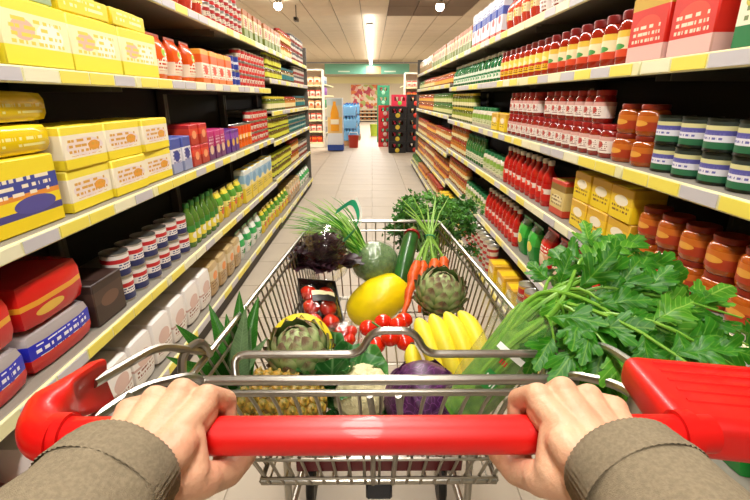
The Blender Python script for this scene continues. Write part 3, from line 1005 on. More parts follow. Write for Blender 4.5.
def mural_mat():
    m = bpy.data.materials.new('mural_print')
    m.use_nodes = True
    nt = m.node_tree
    v = nt.nodes.new('ShaderNodeTexVoronoi')
    v.inputs['Scale'].default_value = 5.5
    r = nt.nodes.new('ShaderNodeValToRGB')
    cols = ['e8a89a', 'd8604a', 'f2d8b8', 'e88a4a', 'c8485a', 'f0e0c8', 'b8c06a', 'f0b8a8']
    cr = r.color_ramp
    cr.interpolation = 'CONSTANT'
    for i, c in enumerate(cols):
        e = cr.elements[i] if i < 2 else cr.elements.new(i / len(cols))
        e.position = i / len(cols)
        e.color = S(c)
    tc = nt.nodes.new('ShaderNodeTexCoord')
    nt.links.new(tc.outputs['Object'], v.inputs['Vector'])
    nt.links.new(v.outputs['Color'], r.inputs['Fac'])
    nt.links.new(r.outputs['Color'], nt.nodes['Principled BSDF'].inputs['Base Color'])
    return m


t = thing('wall_mural', 'pink and red produce picture panel on the far wall', 'picture', (-.15, 27.44, 0))
MB().box((0, 0, 1.35), (2.1, .04, 1.3)).build('picture', mural_mat(), t)
fr_ = MB()
for s in (-1, 1):
    fr_.box((s * 1.07, 0, 1.35), (.05, .06, 1.4))
    fr_.box((0, 0, 1.35 + s * .675), (2.1, .06, .05))
fr_.build('frame', P('mural_frame', 'e8d8b8', .5), t)
tb = MB().box((-.2, 27.46, 2.25), (5.2, .04, .36)).build('wall_fascia', P('fascia_pale', 'f0e6b0', .6))
tag(tb, 'pale yellow fascia strip above the produce picture', 'fascia')
t = thing('bakery_rack', 'low tiered bakery rack with dark gaps below the wall picture', 'rack', (-.15, 26.6, 0))
MB().box((0, .35, .33), (2.3, .04, .66)).build('back_panel', P('rack_dark', '2a1a14', .6), t)
for k, z in enumerate((.08, .28, .48, .64)):
    MB().cbox((0, .1 + k * .03, z), (2.3, .45 - k * .06, .05), .004).build('shelf', P('rack_cream', 'dcc9a8', .5), t)
for s in (-1, 1):
    MB().box((s * 1.15, .15, .33), (.04, .45, .66)).build('side_panel', P('rack_dark', '2a1a14', .6), t)
for i in range(9):
    for k in range(3):
        tag(MB().ico((-.15 - 1.0 + i * .25, 26.66 + k * .03, (.08, .28, .48)[k] + .025 + .052), .05, 2, scale=(1.9, 1, 1)).build('bread_loaf', P('bread', 'b0703a', .7, vary=.3)), f"brown loaf on the {['lowest', 'middle', 'upper'][k]} tier of the bakery rack, {ordinal(i + 1)} along", 'bread', 'loaves on the bakery rack')
t = thing('yellow_bin', 'small yellow-green bin on the floor by the green crates', 'bin', (.08, 16.5, 0))
MB().lathe([(0, 0), (.12, 0), (.15, .38), (.16, .38), (.16, .4), (.14, .4), (.11, .02), (0, .02)], 16).build('tub', P('bin_lime', 'b8c83a', .5), t)
MB().tube([(-.15, 0, .37), (-.1, 0, .47), (.1, 0, .47), (.15, 0, .37)], .008, 6).build('handle', P('tub_handle', 'd8d0c0', .4), t)

# ------------------------------------------------------------------ shopping cart
m_chr = P('chrome', 'aaa69e', .3, 1.0)
m_wire = P('zinc_wire', 'a09b90', .3, 1.0)
m_red = P('cart_red', 'd80a08', .36, coat=.15)
m_blk = P('cart_black', '1a1a1c', .5)
CX = .012
RIM_R = dict(y=.54, z=.90, hw=.275)         # rear rim
RIM_F = dict(y=1.49, z=.88, hw=.215)        # front rim
FL_R = dict(y=.66, z=.60, hw=.22)
FL_F = dict(y=1.40, z=.635, hw=.18)
HY, HZ, HR = .322, 1.0, .0165               # handle bar


def lerp(a, b, t):
    return a + (b - a) * t


def rim(t, s):
    return Vector((s * lerp(RIM_R['hw'], RIM_F['hw'], t), lerp(RIM_R['y'], RIM_F['y'], t), lerp(RIM_R['z'], RIM_F['z'], t)))


def flo(t, s):
    return Vector((s * lerp(FL_R['hw'], FL_F['hw'], t), lerp(FL_R['y'], FL_F['y'], t), lerp(FL_R['z'], FL_F['z'], t)))


cart = thing('shopping_cart', 'wire shopping cart with a red handle bar, loaded with vegetables', 'shopping cart', (CX, 0, 0))


def fil(pts, r=.03, n=5):
    """round the corners of a polyline"""
    pts = [Vector(p) for p in pts]
    out = [pts[0]]
    for a, b, c in zip(pts, pts[1:], pts[2:]):
        l = min(r, (b - a).length * .45, (c - b).length * .45)
        p, q = b + (a - b).normalized() * l, b + (c - b).normalized() * l
        for i in range(n + 1):
            t_ = i / n
            out.append((p * (1 - t_) + b * t_) * (1 - t_) + (b * (1 - t_) + q * t_) * t_)
    out.append(pts[-1])
    return out


# sides
for s in (-1, 1):
    sp = MB().tube(fil([rim(0, s), rim(1, s), rim(1, s) + Vector((-s * .04, 0, 0))], .03), .0055, 8).build('side_panel', m_chr, cart)
    for k, u in enumerate((.10, .55)):
        pts = [rim(i / 6, s).lerp(flo(i / 6, s), u) for i in range(7)]
        MB().tube(pts, .0032, 6).build('wire', m_wire, sp)
    MB().tube([flo(0, s), flo(1, s)], .005, 6).build('wire', m_wire, sp)
    for i in range(30):
        t_ = (i + .5) / 30
        MB().tube([rim(t_, s) + Vector((s * .004, 0, 0)), flo(t_, s)], .0022, 5, cap=False).build('wire', m_wire, sp)
# front
fp = MB().tube([rim(1, -1) + Vector((.03, 0, 0)), rim(1, 1) + Vector((-.03, 0, 0))], .0055, 8).build('front_panel', m_chr, cart)
for u in (.12, .5):
    MB().tube([rim(1, -1).lerp(flo(1, -1), u), rim(1, 1).lerp(flo(1, 1), u)], .0032, 6).build('wire', m_wire, fp)
MB().tube([flo(1, -1), flo(1, 1)], .005, 6).build('wire', m_wire, fp)
for i in range(13):
    u = -1 + 2 * (i + .5) / 13
    a, b = rim(1, 1), flo(1, 1)
    MB().tube([(a.x * u, a.y + .003, a.z), (b.x * u, b.y, b.z)], .0022, 5, cap=False).build('wire', m_wire, fp)
# floor grid
fg = MB().tube(fil([flo(0, -1), flo(0, 1)], .01), .006, 8).build('floor_grid', m_chr, cart)
for i in range(15):
    u = -1 + 2 * (i + .5) / 15
    a, b = flo(0, 1), flo(1, 1)
    MB().tube([(a.x * u, a.y, a.z), (b.x * u, b.y, b.z)], .0022, 5, cap=False).build('wire', m_wire, fg)
for i in range(1, 8):
    t_ = i / 8
    MB().tube([flo(t_, -1) + Vector((0, 0, -.004)), flo(t_, 1) + Vector((0, 0, -.004))], .003, 5).build('wire', m_wire, fg)
# rear gate: double rail on top, wires slanting to the floor
gt = MB().tube([(-.305, .54, .905), (.275, .54, .905)], .0075, 10).build('rear_gate', m_chr, cart)
MB().tube([(-.27, .533, .889), (.27, .533, .889)], .005, 8).build('wire', m_chr, gt)
for i in range(17):
    u = -1 + 2 * (i + .5) / 17
    MB().tube([(.262 * u, .534, .884), (.255 * u, .545, .86), (.215 * u, .655, .60)], .0028, 6).build('wire', m_wire, gt)
for x in (-.012, .028):
    MB().tube([(x - .004, .528, .888), (x, .54, .85), (x * .9, .655, .60)], .0048, 8).build('wire', m_chr, gt)
for (zz, f) in ((.70, .63), (.63, .25)):
    t_ = (.86 - zz) / .26
    MB().tube([(-lerp(.25, .21, t_), lerp(.545, .655, t_) - .004, zz), (lerp(.25, .21, t_), lerp(.545, .655, t_) - .004, zz)], .003, 6).build('wire', m_wire, gt)
# child-seat frame with the hump
q = [(-.205, .545, .895), (-.215, .575, .925), (-.03, .575, .925), (-.012, .578, .962), (.048, .578, .962), (.066, .575, .925), (.245, .575, .925), (.235, .545, .895)]
MB().tube(fil(q, .022, 6), .0058, 10).build('seat_frame', m_chr, cart)
# seat flap: dark red plastic panel hanging low behind the gate
MB().cbox((0, .648, .652), (.30, .006, .03), .002).build('seat_flap', P('flap_maroon', '5a1018', .4), cart)
MB().cbox((.0, .668, .575), (.05, .02, .04), .004).build('clip', P('clip_navy', '20242e', .4), cart)
# handle bar and end arms
hb = MB().tube([(-.292, HY, HZ), (.285, HY, HZ)], HR, 24).build('handle_bar', m_red, cart)
for s in (-1, 1):
    xe, xc = (.284, .318) if s < 0 else (.262, .304)
    MB().tube([(s * (xe - .008), HY, HZ), (s * (xe + .006), HY, HZ)], .0203, 24).build('end_ring', m_red, cart)
    # side arm: one lofted moulding that bends off the bar and deepens forward, hollow on its inner face
    secs = []
    for k in range(9):                                      # bend
        a_ = math.pi / 2 * k / 8
        c_ = Vector((s * (xe + (xc - xe) * math.sin(a_)), HY + .042 * (1 - math.cos(a_)) - .004, HZ))
        secs.append((c_, Vector((s * math.cos(a_), math.sin(a_), 0)), .0198 - .004 * k / 8, .0198 + .001 * k / 8))
    for k in range(1, 7 if s < 0 else 1):                   # forward blade (the coin lock takes its place on the other end)
        t_ = k / 6
        secs.append((Vector((s * xc, HY + .038 + .085 * t_, HZ - .030 * t_)), Vector((0, 1, 0)), lerp(.0158, .011, t_), lerp(.021, .034, t_ ** 1.3) * (1 if k < 6 else .9)))
    vs, fs = [], []
    n = 20
    for k, (c_, d_, hw_, hh_) in enumerate(secs):
        sd_ = d_.cross(Vector((0, 0, 1))).normalized()      # across; for s<0 points inward on the forward run
        for q_ in range(n):
            a_ = 2 * math.pi * q_ / n
            u_, w_ = math.cos(a_), math.sin(a_)
            e_ = 1 if k < 7 else .75
            x_ = math.copysign(abs(u_) ** e_, u_) * hw_
            z_ = math.copysign(abs(w_) ** e_, w_) * hh_
            if k > 9 and u_ * (1 if s < 0 else -1) > .2:    # inner face is dished
                x_ *= 1 - .95 * (1 - abs(w_)) ** .5
            vs.append(c_ + sd_ * x_ + Vector((0, 0, z_)))
    for k in range(len(secs) - 1):
        for q_ in range(n):
            q2 = (q_ + 1) % n
            fs.append((k * n + q_, k * n + q2, (k + 1) * n + q2, (k + 1) * n + q_))
    fs.append(tuple(range((len(secs) - 1) * n, len(secs) * n)))
    fs.append(tuple(reversed(range(n))))
    if s < 0:
        MB().add(vs, fs).build('side_arm', m_red, cart, angle=50)
    # metal frame wires from the arm to the basket
    MB().tube(fil([(s * xc, HY + .10, HZ - .016), (s * .300, .535, .964), (s * .272, .60, .915), rim(.08, s) + Vector((0, 0, .006))], .03), .006, 8).build('frame_wire', m_chr, cart)
    MB().tube(fil([(s * xc, HY + .085, HZ - .052), (s * .295, .47, .945), (s * .255, .515, .93), (s * .25, .54, .905)], .025), .006, 8).build('frame_wire', m_chr, cart)
    MB().tube(fil([(s * .285, .555, .90), (s * .287, .57, .93), (s * .27, .60, .935), (s * .266, .615, .90)], .014), .0065, 8).build('hinge_loop', m_chr, cart)
    # chassis
    MB().tube(fil([(s * .300, .44, .95), (s * .285, .50, .55), (s * .27, .40, .22), (s * .23, 1.22, .16)], .06), .011, 10).build('chassis_tube', m_chr, cart)
    for (wx, wy) in ((s * .27, .42), (s * .215, 1.2)):
        MB().tube([(wx, wy, .2), (wx, wy, .13)], .012, 8).build('castor_stem', m_chr, cart)
        fk = MB()
        for e in (-1, 1):
            fk.box((wx + e * .018, wy - .012, .09), (.003, .035, .09))
        fk.box((wx, wy - .012, .134), (.04, .035, .004))
        fk.build('castor_fork', m_chr, cart)
        wl = MB().lathe([(0, -.013), (.02, -.013), (.055, -.013), (.06, -.008), (.06, .008), (.055, .013), (.02, .013), (0, .013)], 20, Matrix.Translation((wx, wy - .02, .061)) @ Matrix.Rotation(math.pi / 2, 4, 'Y')).build('wheel', m_blk, cart)
        MB().tube([(wx - .016, wy - .02, .061), (wx + .016, wy - .02, .061)], .012, 8).build('hub', m_chr, wl)
for yy in (.75, 1.15):
    MB().tube([(-.24, yy, .19), (.24, yy, .19)], .008, 8).build('chassis_tube', m_chr, cart)
    MB().tube([(-.2, yy, .19), (-.19, yy, .61)], .008, 8).build('strut', m_chr, cart)
    MB().tube([(.2, yy, .19), (.19, yy, .61)], .008, 8).build('strut', m_chr, cart)

# coin-lock housing on the right arm
hs = MB()
bm = bmesh.new()
bmesh.ops.create_cube(bm, size=1)
for v in bm.verts:
    v.co = Vector((v.co.x * .150, v.co.y * .130, v.co.z * .052))
    if v.co.y > 0 and v.co.z > 0:
        v.co.z -= .012
    if v.co.y < 0 and v.co.z < 0:
        v.co.z += .008
bmesh.ops.bevel(bm, geom=bm.edges[:] + bm.verts[:], offset=.013, segments=4, affect='EDGES', profile=.5)
hs.bm(bm, Matrix.Translation((.336, .372, .990)) @ Matrix.Rotation(R(-10), 4, 'Z'))
lock = hs.build('coin_lock', m_red, cart, angle=60)
for i in range(5):
    p0, p1 = Vector((-.05, -.03 + i * .019, .0215 - .0018 * i)), Vector((.06, -.03 + i * .019, .0215 - .0018 * i))
    T = Matrix.Translation((.336, .372, .990)) @ Matrix.Rotation(R(-10), 4, 'Z')
    MB().tube([T @ p0, T @ p1], .0035, 6).build('rib', m_red, lock)
MB().box((.352, .310, .992), (.026, .012, .008), rot=Matrix.Rotation(R(-10), 3, 'Z')).build('coin_slot', P('slot_dark', '4a1a10', .6), lock)
pc = Vector((.395, .315, .948))
ch = MB()
for i in range(6):
    c = pc + Vector((.002 * i, -.004 * i, -.017 * i))
    rot = Matrix.Rotation(R(90 * (i % 2)), 3, 'Z')
    ring = [c + rot @ Vector((.007 * math.cos(a), 0, .0125 * math.sin(a))) for a in [2 * math.pi * k / 12 for k in range(13)]]
    MB().tube(ring, .0022, 6, cap=False).build('chain_link', m_chr, lock)
MB().cbox(pc + Vector((.012, -.028, -.12)), (.02, .012, .035), .003).build('chain_key', m_blk, lock)

# ------------------------------------------------------------------ vegetables and fruit in the cart
def leaf_mesh(name, L, W, shape, mat, nv=12, nu=6, droop=.2, fold=.25, ripple=.0, seed=0, thick=0):
    """leaf along +Y, width X, upper side +Z"""
    r2 = random.Random(seed)
    jit = [1 + r2.uniform(-.06, .06) for _ in range(nv + 1)]

    def fn(u, v):
        j = min(nv, int(round(v * nv)))
        x = (u - .5) * W * shape(v) * jit[j]
        z = fold * abs(x) - droop * L * v * v + ripple * math.sin(v * 17 + u * 5 + seed) * abs(u - .5) * 2
        return Vector((x, v * L, z))
    return MB().grid(fn, nu, nv).mesh(name, mat, 80)


def veined(name, c1, c2, rough=.35, scale=1.0):
    """leaf green with paler midrib (object x = 0) and side veins"""
    if name in MATS:
        return MATS[name]
    m = bpy.data.materials.new(name)
    m.use_nodes = True
    nt = m.node_tree
    b = nt.nodes['Principled BSDF']
    b.inputs['Roughness'].default_value = rough
    tc = nt.nodes.new('ShaderNodeTexCoord')
    sx = nt.nodes.new('ShaderNodeSeparateXYZ')
    nt.links.new(tc.outputs['Object'], sx.inputs[0])
    ab = nt.nodes.new('ShaderNodeMath')
    ab.operation = 'ABSOLUTE'
    nt.links.new(sx.outputs['X'], ab.inputs[0])
    # chevron veins: sin((y - |x|)*k)
    sb = nt.nodes.new('ShaderNodeMath')
    sb.operation = 'SUBTRACT'
    nt.links.new(sx.outputs['Y'], sb.inputs[0])
    nt.links.new(ab.outputs[0], sb.inputs[1])
    ml = nt.nodes.new('ShaderNodeMath')
    ml.operation = 'MULTIPLY'
    nt.links.new(sb.outputs[0], ml.inputs[0])
    ml.inputs[1].default_value = 520 / scale
    sn = nt.nodes.new('ShaderNodeMath')
    sn.operation = 'SINE'
    nt.links.new(ml.outputs[0], sn.inputs[0])
    mr = nt.nodes.new('ShaderNodeMapRange')
    mr.inputs[1].default_value = .75
    mr.inputs[2].default_value = 1.0
    mr.inputs[3].default_value = 0
    mr.inputs[4].default_value = .55
    nt.links.new(sn.outputs[0], mr.inputs[0])
    mid = nt.nodes.new('ShaderNodeMapRange')
    mid.inputs[1].default_value = .0004 * scale
    mid.inputs[2].default_value = .0016 * scale
    mid.inputs[3].default_value = .9
    mid.inputs[4].default_value = 0
    nt.links.new(ab.outputs[0], mid.inputs[0])
    mx = nt.nodes.new('ShaderNodeMath')
    mx.operation = 'MAXIMUM'
    nt.links.new(mr.outputs[0], mx.inputs[0])
    nt.links.new(mid.outputs[0], mx.inputs[1])
    mix = nt.nodes.new('ShaderNodeMix')
    mix.data_type = 'RGBA'
    nt.links.new(mx.outputs[0], mix.inputs[0])
    nz = nt.nodes.new('ShaderNodeTexNoise')
    nz.inputs['Scale'].default_value = 45 / scale
    nt.links.new(tc.outputs['Object'], nz.inputs['Vector'])
    mix0 = nt.nodes.new('ShaderNodeMix')
    mix0.data_type = 'RGBA'
    nt.links.new(nz.outputs['Fac'], mix0.inputs[0])
    c = S(c1)
    mix0.inputs[6].default_value = tuple(q * .62 for q in c[:3]) + (1,)
    mix0.inputs[7].default_value = tuple(min(1, q * 1.35) for q in c[:3]) + (1,)
    nt.links.new(mix0.outputs[2], mix.inputs[6])
    mix.inputs[7].default_value = S(c2)
    nt.links.new(mix.outputs[2], b.inputs['Base Color'])
    b.inputs['Specular IOR Level'].default_value = .4
    tr = nt.nodes.new('ShaderNodeBsdfTranslucent')
    nt.links.new(mix.outputs[2], tr.inputs['Color'])
    ms = nt.nodes.new('ShaderNodeMixShader')
    ms.inputs[0].default_value = .25
    nt.links.new(b.outputs[0], ms.inputs[1])
    nt.links.new(tr.outputs[0], ms.inputs[2])
    nt.links.new(ms.outputs[0], nt.nodes['Material Output'].inputs['Surface'])
    MATS[name] = m
    return m


def frame(p, d, nrm):
    """matrix: local +Y along d, +Z near nrm, origin p"""
    y = Vector(d).normalized()
    z = Vector(nrm)
    z = z - y * z.dot(y)
    z = z.normalized() if z.length > 1e-5 else y.orthogonal().normalized()
    x = y.cross(z)
    M = Matrix((x, y, z)).transposed().to_4x4()
    M.translation = p
    return M


def film_mat(name, tint='ffffff', base=.05, edge=.45, body=0.0):
    if name in MATS:
        return MATS[name]
    m = bpy.data.materials.new(name)
    m.use_nodes = True
    nt = m.node_tree
    nt.nodes.remove(nt.nodes['Principled BSDF'])
    tp_ = nt.nodes.new('ShaderNodeBsdfTransparent')
    gl = nt.nodes.new('ShaderNodeBsdfGlossy')
    gl.inputs['Roughness'].default_value = .12
    df = nt.nodes.new('ShaderNodeBsdfDiffuse')
    df.inputs['Color'].default_value = S(tint)
    lw = nt.nodes.new('ShaderNodeLayerWeight')
    lw.inputs['Blend'].default_value = .35
    tc = nt.nodes.new('ShaderNodeTexCoord')
    nz = nt.nodes.new('ShaderNodeTexNoise')
    nz.inputs['Scale'].default_value = 45
    nt.links.new(tc.outputs['Object'], nz.inputs['Vector'])
    bp = nt.nodes.new('ShaderNodeBump')
    bp.inputs['Strength'].default_value = .8
    bp.inputs['Distance'].default_value = .01
    nt.links.new(nz.outputs['Fac'], bp.inputs['Height'])
    nt.links.new(bp.outputs['Normal'], gl.inputs['Normal'])
    mr = nt.nodes.new('ShaderNodeMapRange')
    mr.inputs[3].default_value = base
    mr.inputs[4].default_value = edge
    nt.links.new(lw.outputs['Facing'], mr.inputs[0])
    m1 = nt.nodes.new('ShaderNodeMixShader')
    nt.links.new(mr.outputs[0], m1.inputs[0])
    nt.links.new(tp_.outputs[0], m1.inputs[1])
    nt.links.new(gl.outputs[0], m1.inputs[2])
    m2 = nt.nodes.new('ShaderNodeMixShader')
    m2.inputs[0].default_value = body
    nt.links.new(m1.outputs[0], m2.inputs[1])
    nt.links.new(df.outputs[0], m2.inputs[2])
    nt.links.new(m2.outputs[0], nt.nodes['Material Output'].inputs['Surface'])
    MATS[name] = m
    return m


film = film_mat('clear_film')
m_ckleaf = veined('celery_leaf', '2f7a14', '6aa034', .42)
m_ckleaf2 = veined('celery_leaf_light', '4f9422', '94c050', .42)
m_ckstalk = P('celery_stalk', '7fb03a', .4, vary=.25, vscale=40, color2='5f9a28')


def lobed(v):
    base = math.sin(math.pi * min(1, v ** .8)) ** .6 if 0 < v < 1 else .02
    lob = .62 + .38 * abs(math.sin(v * math.pi * 3.3 + .4))
    return max(.03, base * lob * (1.08 - .35 * v))


ck_meshes = []
for sd in range(6):
    ck_meshes.append(leaf_mesh('leaf', .075, .062, lobed, m_ckleaf if sd % 3 else m_ckleaf2, nv=20, nu=6, droop=.12 + .08 * (sd % 3), fold=.12 * (1 if sd % 2 else -1), ripple=.004, seed=sd))


def deep_lobed(seed):
    """three-fingered toothed celery leaflet as a fan of lobes (one mesh)"""
    r2 = random.Random(seed)
    pts = []
    lobes = [(-74, .40), (-42, .74), (0, 1.0), (42, .74), (74, .40)]
    out = []
    for k, (ang, ln) in enumerate(lobes):
        a = R(ang + r2.uniform(-6, 6))
        ln *= r2.uniform(.9, 1.1)
        dirv = Vector((math.sin(a), math.cos(a)))
        side = Vector((dirv.y, -dirv.x))
        for s_, tt in ((-.17, .62), (-.19, .78), (-.10, .82), (-.09, .93), (0, 1.0), (.09, .93), (.10, .82), (.19, .78), (.17, .62)):
            out.append(Vector((0, .30)) + (dirv * tt * .70 + side * s_ * .85) * ln)
        if k < 4:
            a2 = R((ang + lobes[k + 1][0]) / 2)
            out.append(Vector((0, .30)) + Vector((math.sin(a2), math.cos(a2))) * .27)
    out = [Vector((.015, 0)), ] + out[::-1] + [Vector((-.015, 0))]
    return out


def lobe_mesh(seed, size, mat):
    pts = deep_lobed(seed)
    c = Vector((0, .30))
    vs, fs = [], []
    r2 = random.Random(seed + 50)
    cup = r2.uniform(-.30, .30)
    bend = r2.uniform(.15, .5)
    tw = r2.uniform(-.3, .3)

    def z(p):
        return cup * (p.x ** 2) - bend * (p.y - .2) ** 2 * (1 if p.y > .2 else 0) + .035 * math.sin(p.x * 16 + seed) + .03 * math.sin(p.y * 15 + seed) + tw * p.x * p.y
    rings = 3
    n = len(pts)
    vs.append(Vector((0, .30, z(c))) * size)
    for k in range(1, rings + 1):
        for p in pts:
            q = c.lerp(p, k / rings)
            vs.append(Vector((q.x, q.y, z(q))) * size)
    for i in range(n - 1):
        fs.append((0, 1 + i, 2 + i))
        for k in range(rings - 1):
            a = 1 + k * n + i
            fs.append((a, a + n, a + n + 1, a + 1))
    return MB().add(vs, fs).mesh('leaf', mat, 80)


ck_meshes = [lobe_mesh(sd, .095, (m_ckleaf, m_ckleaf, m_ckleaf2, m_ckleaf)[sd % 4]) for sd in range(10)]

# --- celery
r3 = random.Random(21)
cel = thing('celery', 'large leafy celery bunch in a printed film sleeve hanging over the cart side', 'celery', (.165, .64, .80))
cel0 = Vector((.165, .64, .80))
targets = [(598, 248, .80), (578, 262, .80), (640, 258, .78), (662, 274, .76), (690, 300, .74), (722, 322, .70), (748, 345, .66), (742, 318, .66), (735, 366, .60), (704, 352, .62), (650, 335, .64), (612, 312, .66), (572, 300, .72), (556, 278, .78), (548, 322, .72), (556, 352, .66), (592, 366, .62), (630, 378, .60), (668, 362, .60), (628, 286, .72), (600, 335, .64), (676, 326, .66), (618, 262, .82), (690, 335, .70), (566, 332, .70), (645, 300, .68), (665, 300, .70), (610, 350, .60), (728, 392, .52), (744, 372, .55)]
over = Vector((.285, .66, .945))
hid = 0
for i, (px_, py_, d_) in enumerate(targets):
    tip = CP(px_, py_, d_)
    a = cel0 + Vector((r3.uniform(-.015, .015), r3.uniform(-.03, .03), r3.uniform(-.015, .02)))
    o_ = over + Vector((r3.uniform(-.02, .02), r3.uniform(-.05, .05), r3.uniform(-.012, .03)))
    mid = (o_ + tip) / 2 + Vector((0, 0, .03))
    path = [a, a.lerp(o_, .5) + Vector((-.004, 0, .012)), o_, mid, tip]
    # smooth the path
    sm = []
    for k in range(len(path) - 1):
        p0, p1, p2, p3 = path[max(0, k - 1)], path[k], path[k + 1], path[min(len(path) - 1, k + 2)]
        for q in range(4):
            t_ = q / 4
            sm.append(.5 * ((2 * p1) + (-p0 + p2) * t_ + (2 * p0 - 5 * p1 + 4 * p2 - p3) * t_ ** 2 + (-p0 + 3 * p1 - 3 * p2 + p3) * t_ ** 3))
    sm.append(tip)
    n_ = len(sm)
    st = MB().tube([p - cel0 for p in sm], [lerp(.0088, .0013, (k / (n_ - 1)) ** .7) for k in range(n_)], 7).build('stalk', m_ckstalk, cel)
    tocam = (CAM - tip).normalized()
    for q, (fr_t, sgn) in enumerate(((1.0, 0), (.93, 1), (.91, -1), (.82, 1), (.80, -1))):
        idx = min(n_ - 1, int(fr_t * (n_ - 1)))
        p = sm[idx]
        dirv = (sm[idx] - sm[max(0, idx - 1)]).normalized()
        nrm = (tocam * .8 + Vector((0, 0, 1)) * .7 + Vector((r3.uniform(-.6, .6), r3.uniform(-.6, .6), r3.uniform(-.4, .4)))).normalized()
        side = dirv.cross(nrm).normalized()
        d2 = (dirv + side * sgn * 1.1 + Vector((r3.uniform(-.3, .3), r3.uniform(-.3, .3), r3.uniform(-.5, .2)))).normalized()
        sc = r3.uniform(.72, 1.12) * (1.0 if q == 0 else .85)
        M = frame(p - cel0, d2, nrm) @ Matrix.Diagonal((sc, sc, sc, 1))
        obj('leaf', ck_meshes[r3.randrange(len(ck_meshes))], cel, M)
# film sleeve around the stalks
sl = MB()
ax0, ax1 = Vector((-.02, -.004, -.03)), Vector((.115, .02, .142))
Ax = (ax1 - ax0)
RMx = aim(Ax)
prof = [(.004, 0), (.040, .01), (.050, .06), (.054, .11), (.060, .16), (.066, Ax.length)]
sl.lathe(prof, 28, Matrix.Translation(ax0) @ RMx.to_4x4(), fn=lambda a, z: 1 + .05 * math.sin(a * 7 + z * 60) + .03 * math.sin(a * 3 - z * 90))
slv = sl.build('film_sleeve', film_mat('sleeve_film', 'd8ecc0', .05, .28, .05), cel)
core = MB().lathe([(0, 0), (.03, .0), (.036, .05), (.036, .12), (.03, Ax.length * .9), (0, Ax.length * .9)], 14, Matrix.Translation(ax0) @ RMx.to_4x4(), fn=lambda a, z: 1 + .1 * math.cos(a * 6))
core.build('stalk_heart', P('celery_heart', '6f9f3a', .4, vary=.4, vscale=60, color2='3f7a20'), cel)
# printed patches on the sleeve, facing the shopper
vdir = (CAM - cel0).normalized()
sdn = (vdir - Ax.normalized() * vdir.dot(Ax.normalized())).normalized()


def patch(t_, across, wd, ln, mat, nm='print_patch'):
    c = ax0 + Ax * t_
    wv = Ax.normalized().cross(sdn)

    def fn(u, v):
        an = across + (u - .5) * wd
        return c + Ax.normalized() * (v - .5) * ln + (sdn * math.cos(an) + wv * math.sin(an)) * (.0545 + .014 * t_)
    return MB().grid(fn, 6, 2).build(nm, mat, slv)


patch(.42, .05, .42, .030, P('print_green', '2f8a3c', .3))
for q in range(5):
    patch(.42, -.10 + .075 * q, .035, .016, P('print_white', 'f4f6ee', .3), 'print_letter')
patch(.66, .0, .75, .010, P('print_white', 'f4f6ee', .3))
for q in range(3):
    patch(.58, -.06 + .07 * q, .04, .008, P('print_red', 'c8302a', .3), 'print_letter')

# --- pineapple: body behind the rear gate, crown over the corner
r3 = random.Random(5)
pb = CP(236, 396, .83)
pe = CP(304, 410, .86)
ax = (pe - pb).normalized()
pin = thing('pineapple', 'ripe pineapple lying in the rear corner, spiky green crown over the rim', 'pineapple', tuple(pb))
body_l = .17
Rm = aim(ax).to_4x4()
prof = [(0, 0), (.036, .002), (.050, .02), (.056, .06), (.057, .10), (.050, .145), (.032, .166), (0, .17)]
MB().lathe(prof, 24, Rm).build('body', P('pine_body', '8a6a24', .6, vary=.4, vscale=60), pin)
sc_me = MB().lathe([(.0115, 0), (.0095, .004), (.004, .006), (.0012, .011), (0, .0115)], 6).mesh('scale', P('pine_scale', 'b88a2c', .5, vary=.6, vscale=90, color2='6a6a24'))


def prad(z):
    for (r0, z0), (r1, z1) in zip(prof, prof[1:]):
        if z0 <= z <= z1:
            return r0 + (r1 - r0) * (z - z0) / max(1e-6, z1 - z0)
    return .03


for row in range(9):
    z = .012 + row * .0175
    rr = prad(z)
    cnt = max(8, int(2 * math.pi * rr / .019))
    for k in range(cnt):
        a = 2 * math.pi * (k + .5 * (row % 2)) / cnt
        nrm = Vector((math.cos(a), math.sin(a), 0))
        M = Rm @ Matrix.Translation(nrm * (rr - .0015) + Vector((0, 0, z))) @ aim(nrm).to_4x4()
        obj('scale', sc_me, pin, M)
m_pl = veined('pine_leaf', '2f6e22', '4f8a34', .35, scale=3)
m_pl2 = veined('pine_leaf_grey', '6a8a5e', '86a478', .45, scale=3)


def spike(v):
    return max(.02, (1 - v) ** .75 * (.75 + .25 * math.sin(min(1, v * 3) * math.pi / 2)))


pl_me = [leaf_mesh('leaf', 1.0, .36, spike, m_pl, nv=10, nu=4, droop=dr, fold=.55, seed=k) for k, dr in enumerate((.05, .18, -.08))]
pl_me2 = [leaf_mesh('leaf', 1.0, .36, spike, m_pl2, nv=10, nu=4, droop=dr, fold=.55, seed=k) for k, dr in enumerate((.05, .15))]
cb = pb - ax * .0
tips = [(178, 325, .74), (212, 305, .80), (240, 292, .86), (258, 296, .88), (176, 358, .70), (214, 372, .72), (232, 330, .82), (250, 330, .80), (200, 345, .74), (262, 340, .78), (190, 338, .8), (226, 315, .88), (205, 385, .74), (243, 312, .76)]
for k, (px_, py_, d_) in enumerate(tips):
    tp = CP(px_, py_, d_)
    st = cb + Vector((r3.uniform(-.012, .012), r3.uniform(-.012, .012), r3.uniform(.0, .02)))
    dv = tp - st
    nrm = (CAM - tp).normalized() * 1.4 + Vector((r3.uniform(-.25, .25), r3.uniform(-.25, .25), .4))
    L_ = dv.length
    wd = .9 if L_ > .12 else 1.2
    M = frame(st - pb, dv, nrm) @ Matrix.Diagonal((L_ * wd, L_, L_ * .8, 1))
    obj('leaf', (pl_me2[k % 2] if k in (6, 7, 9, 13) else pl_me[k % 3]), pin, M)
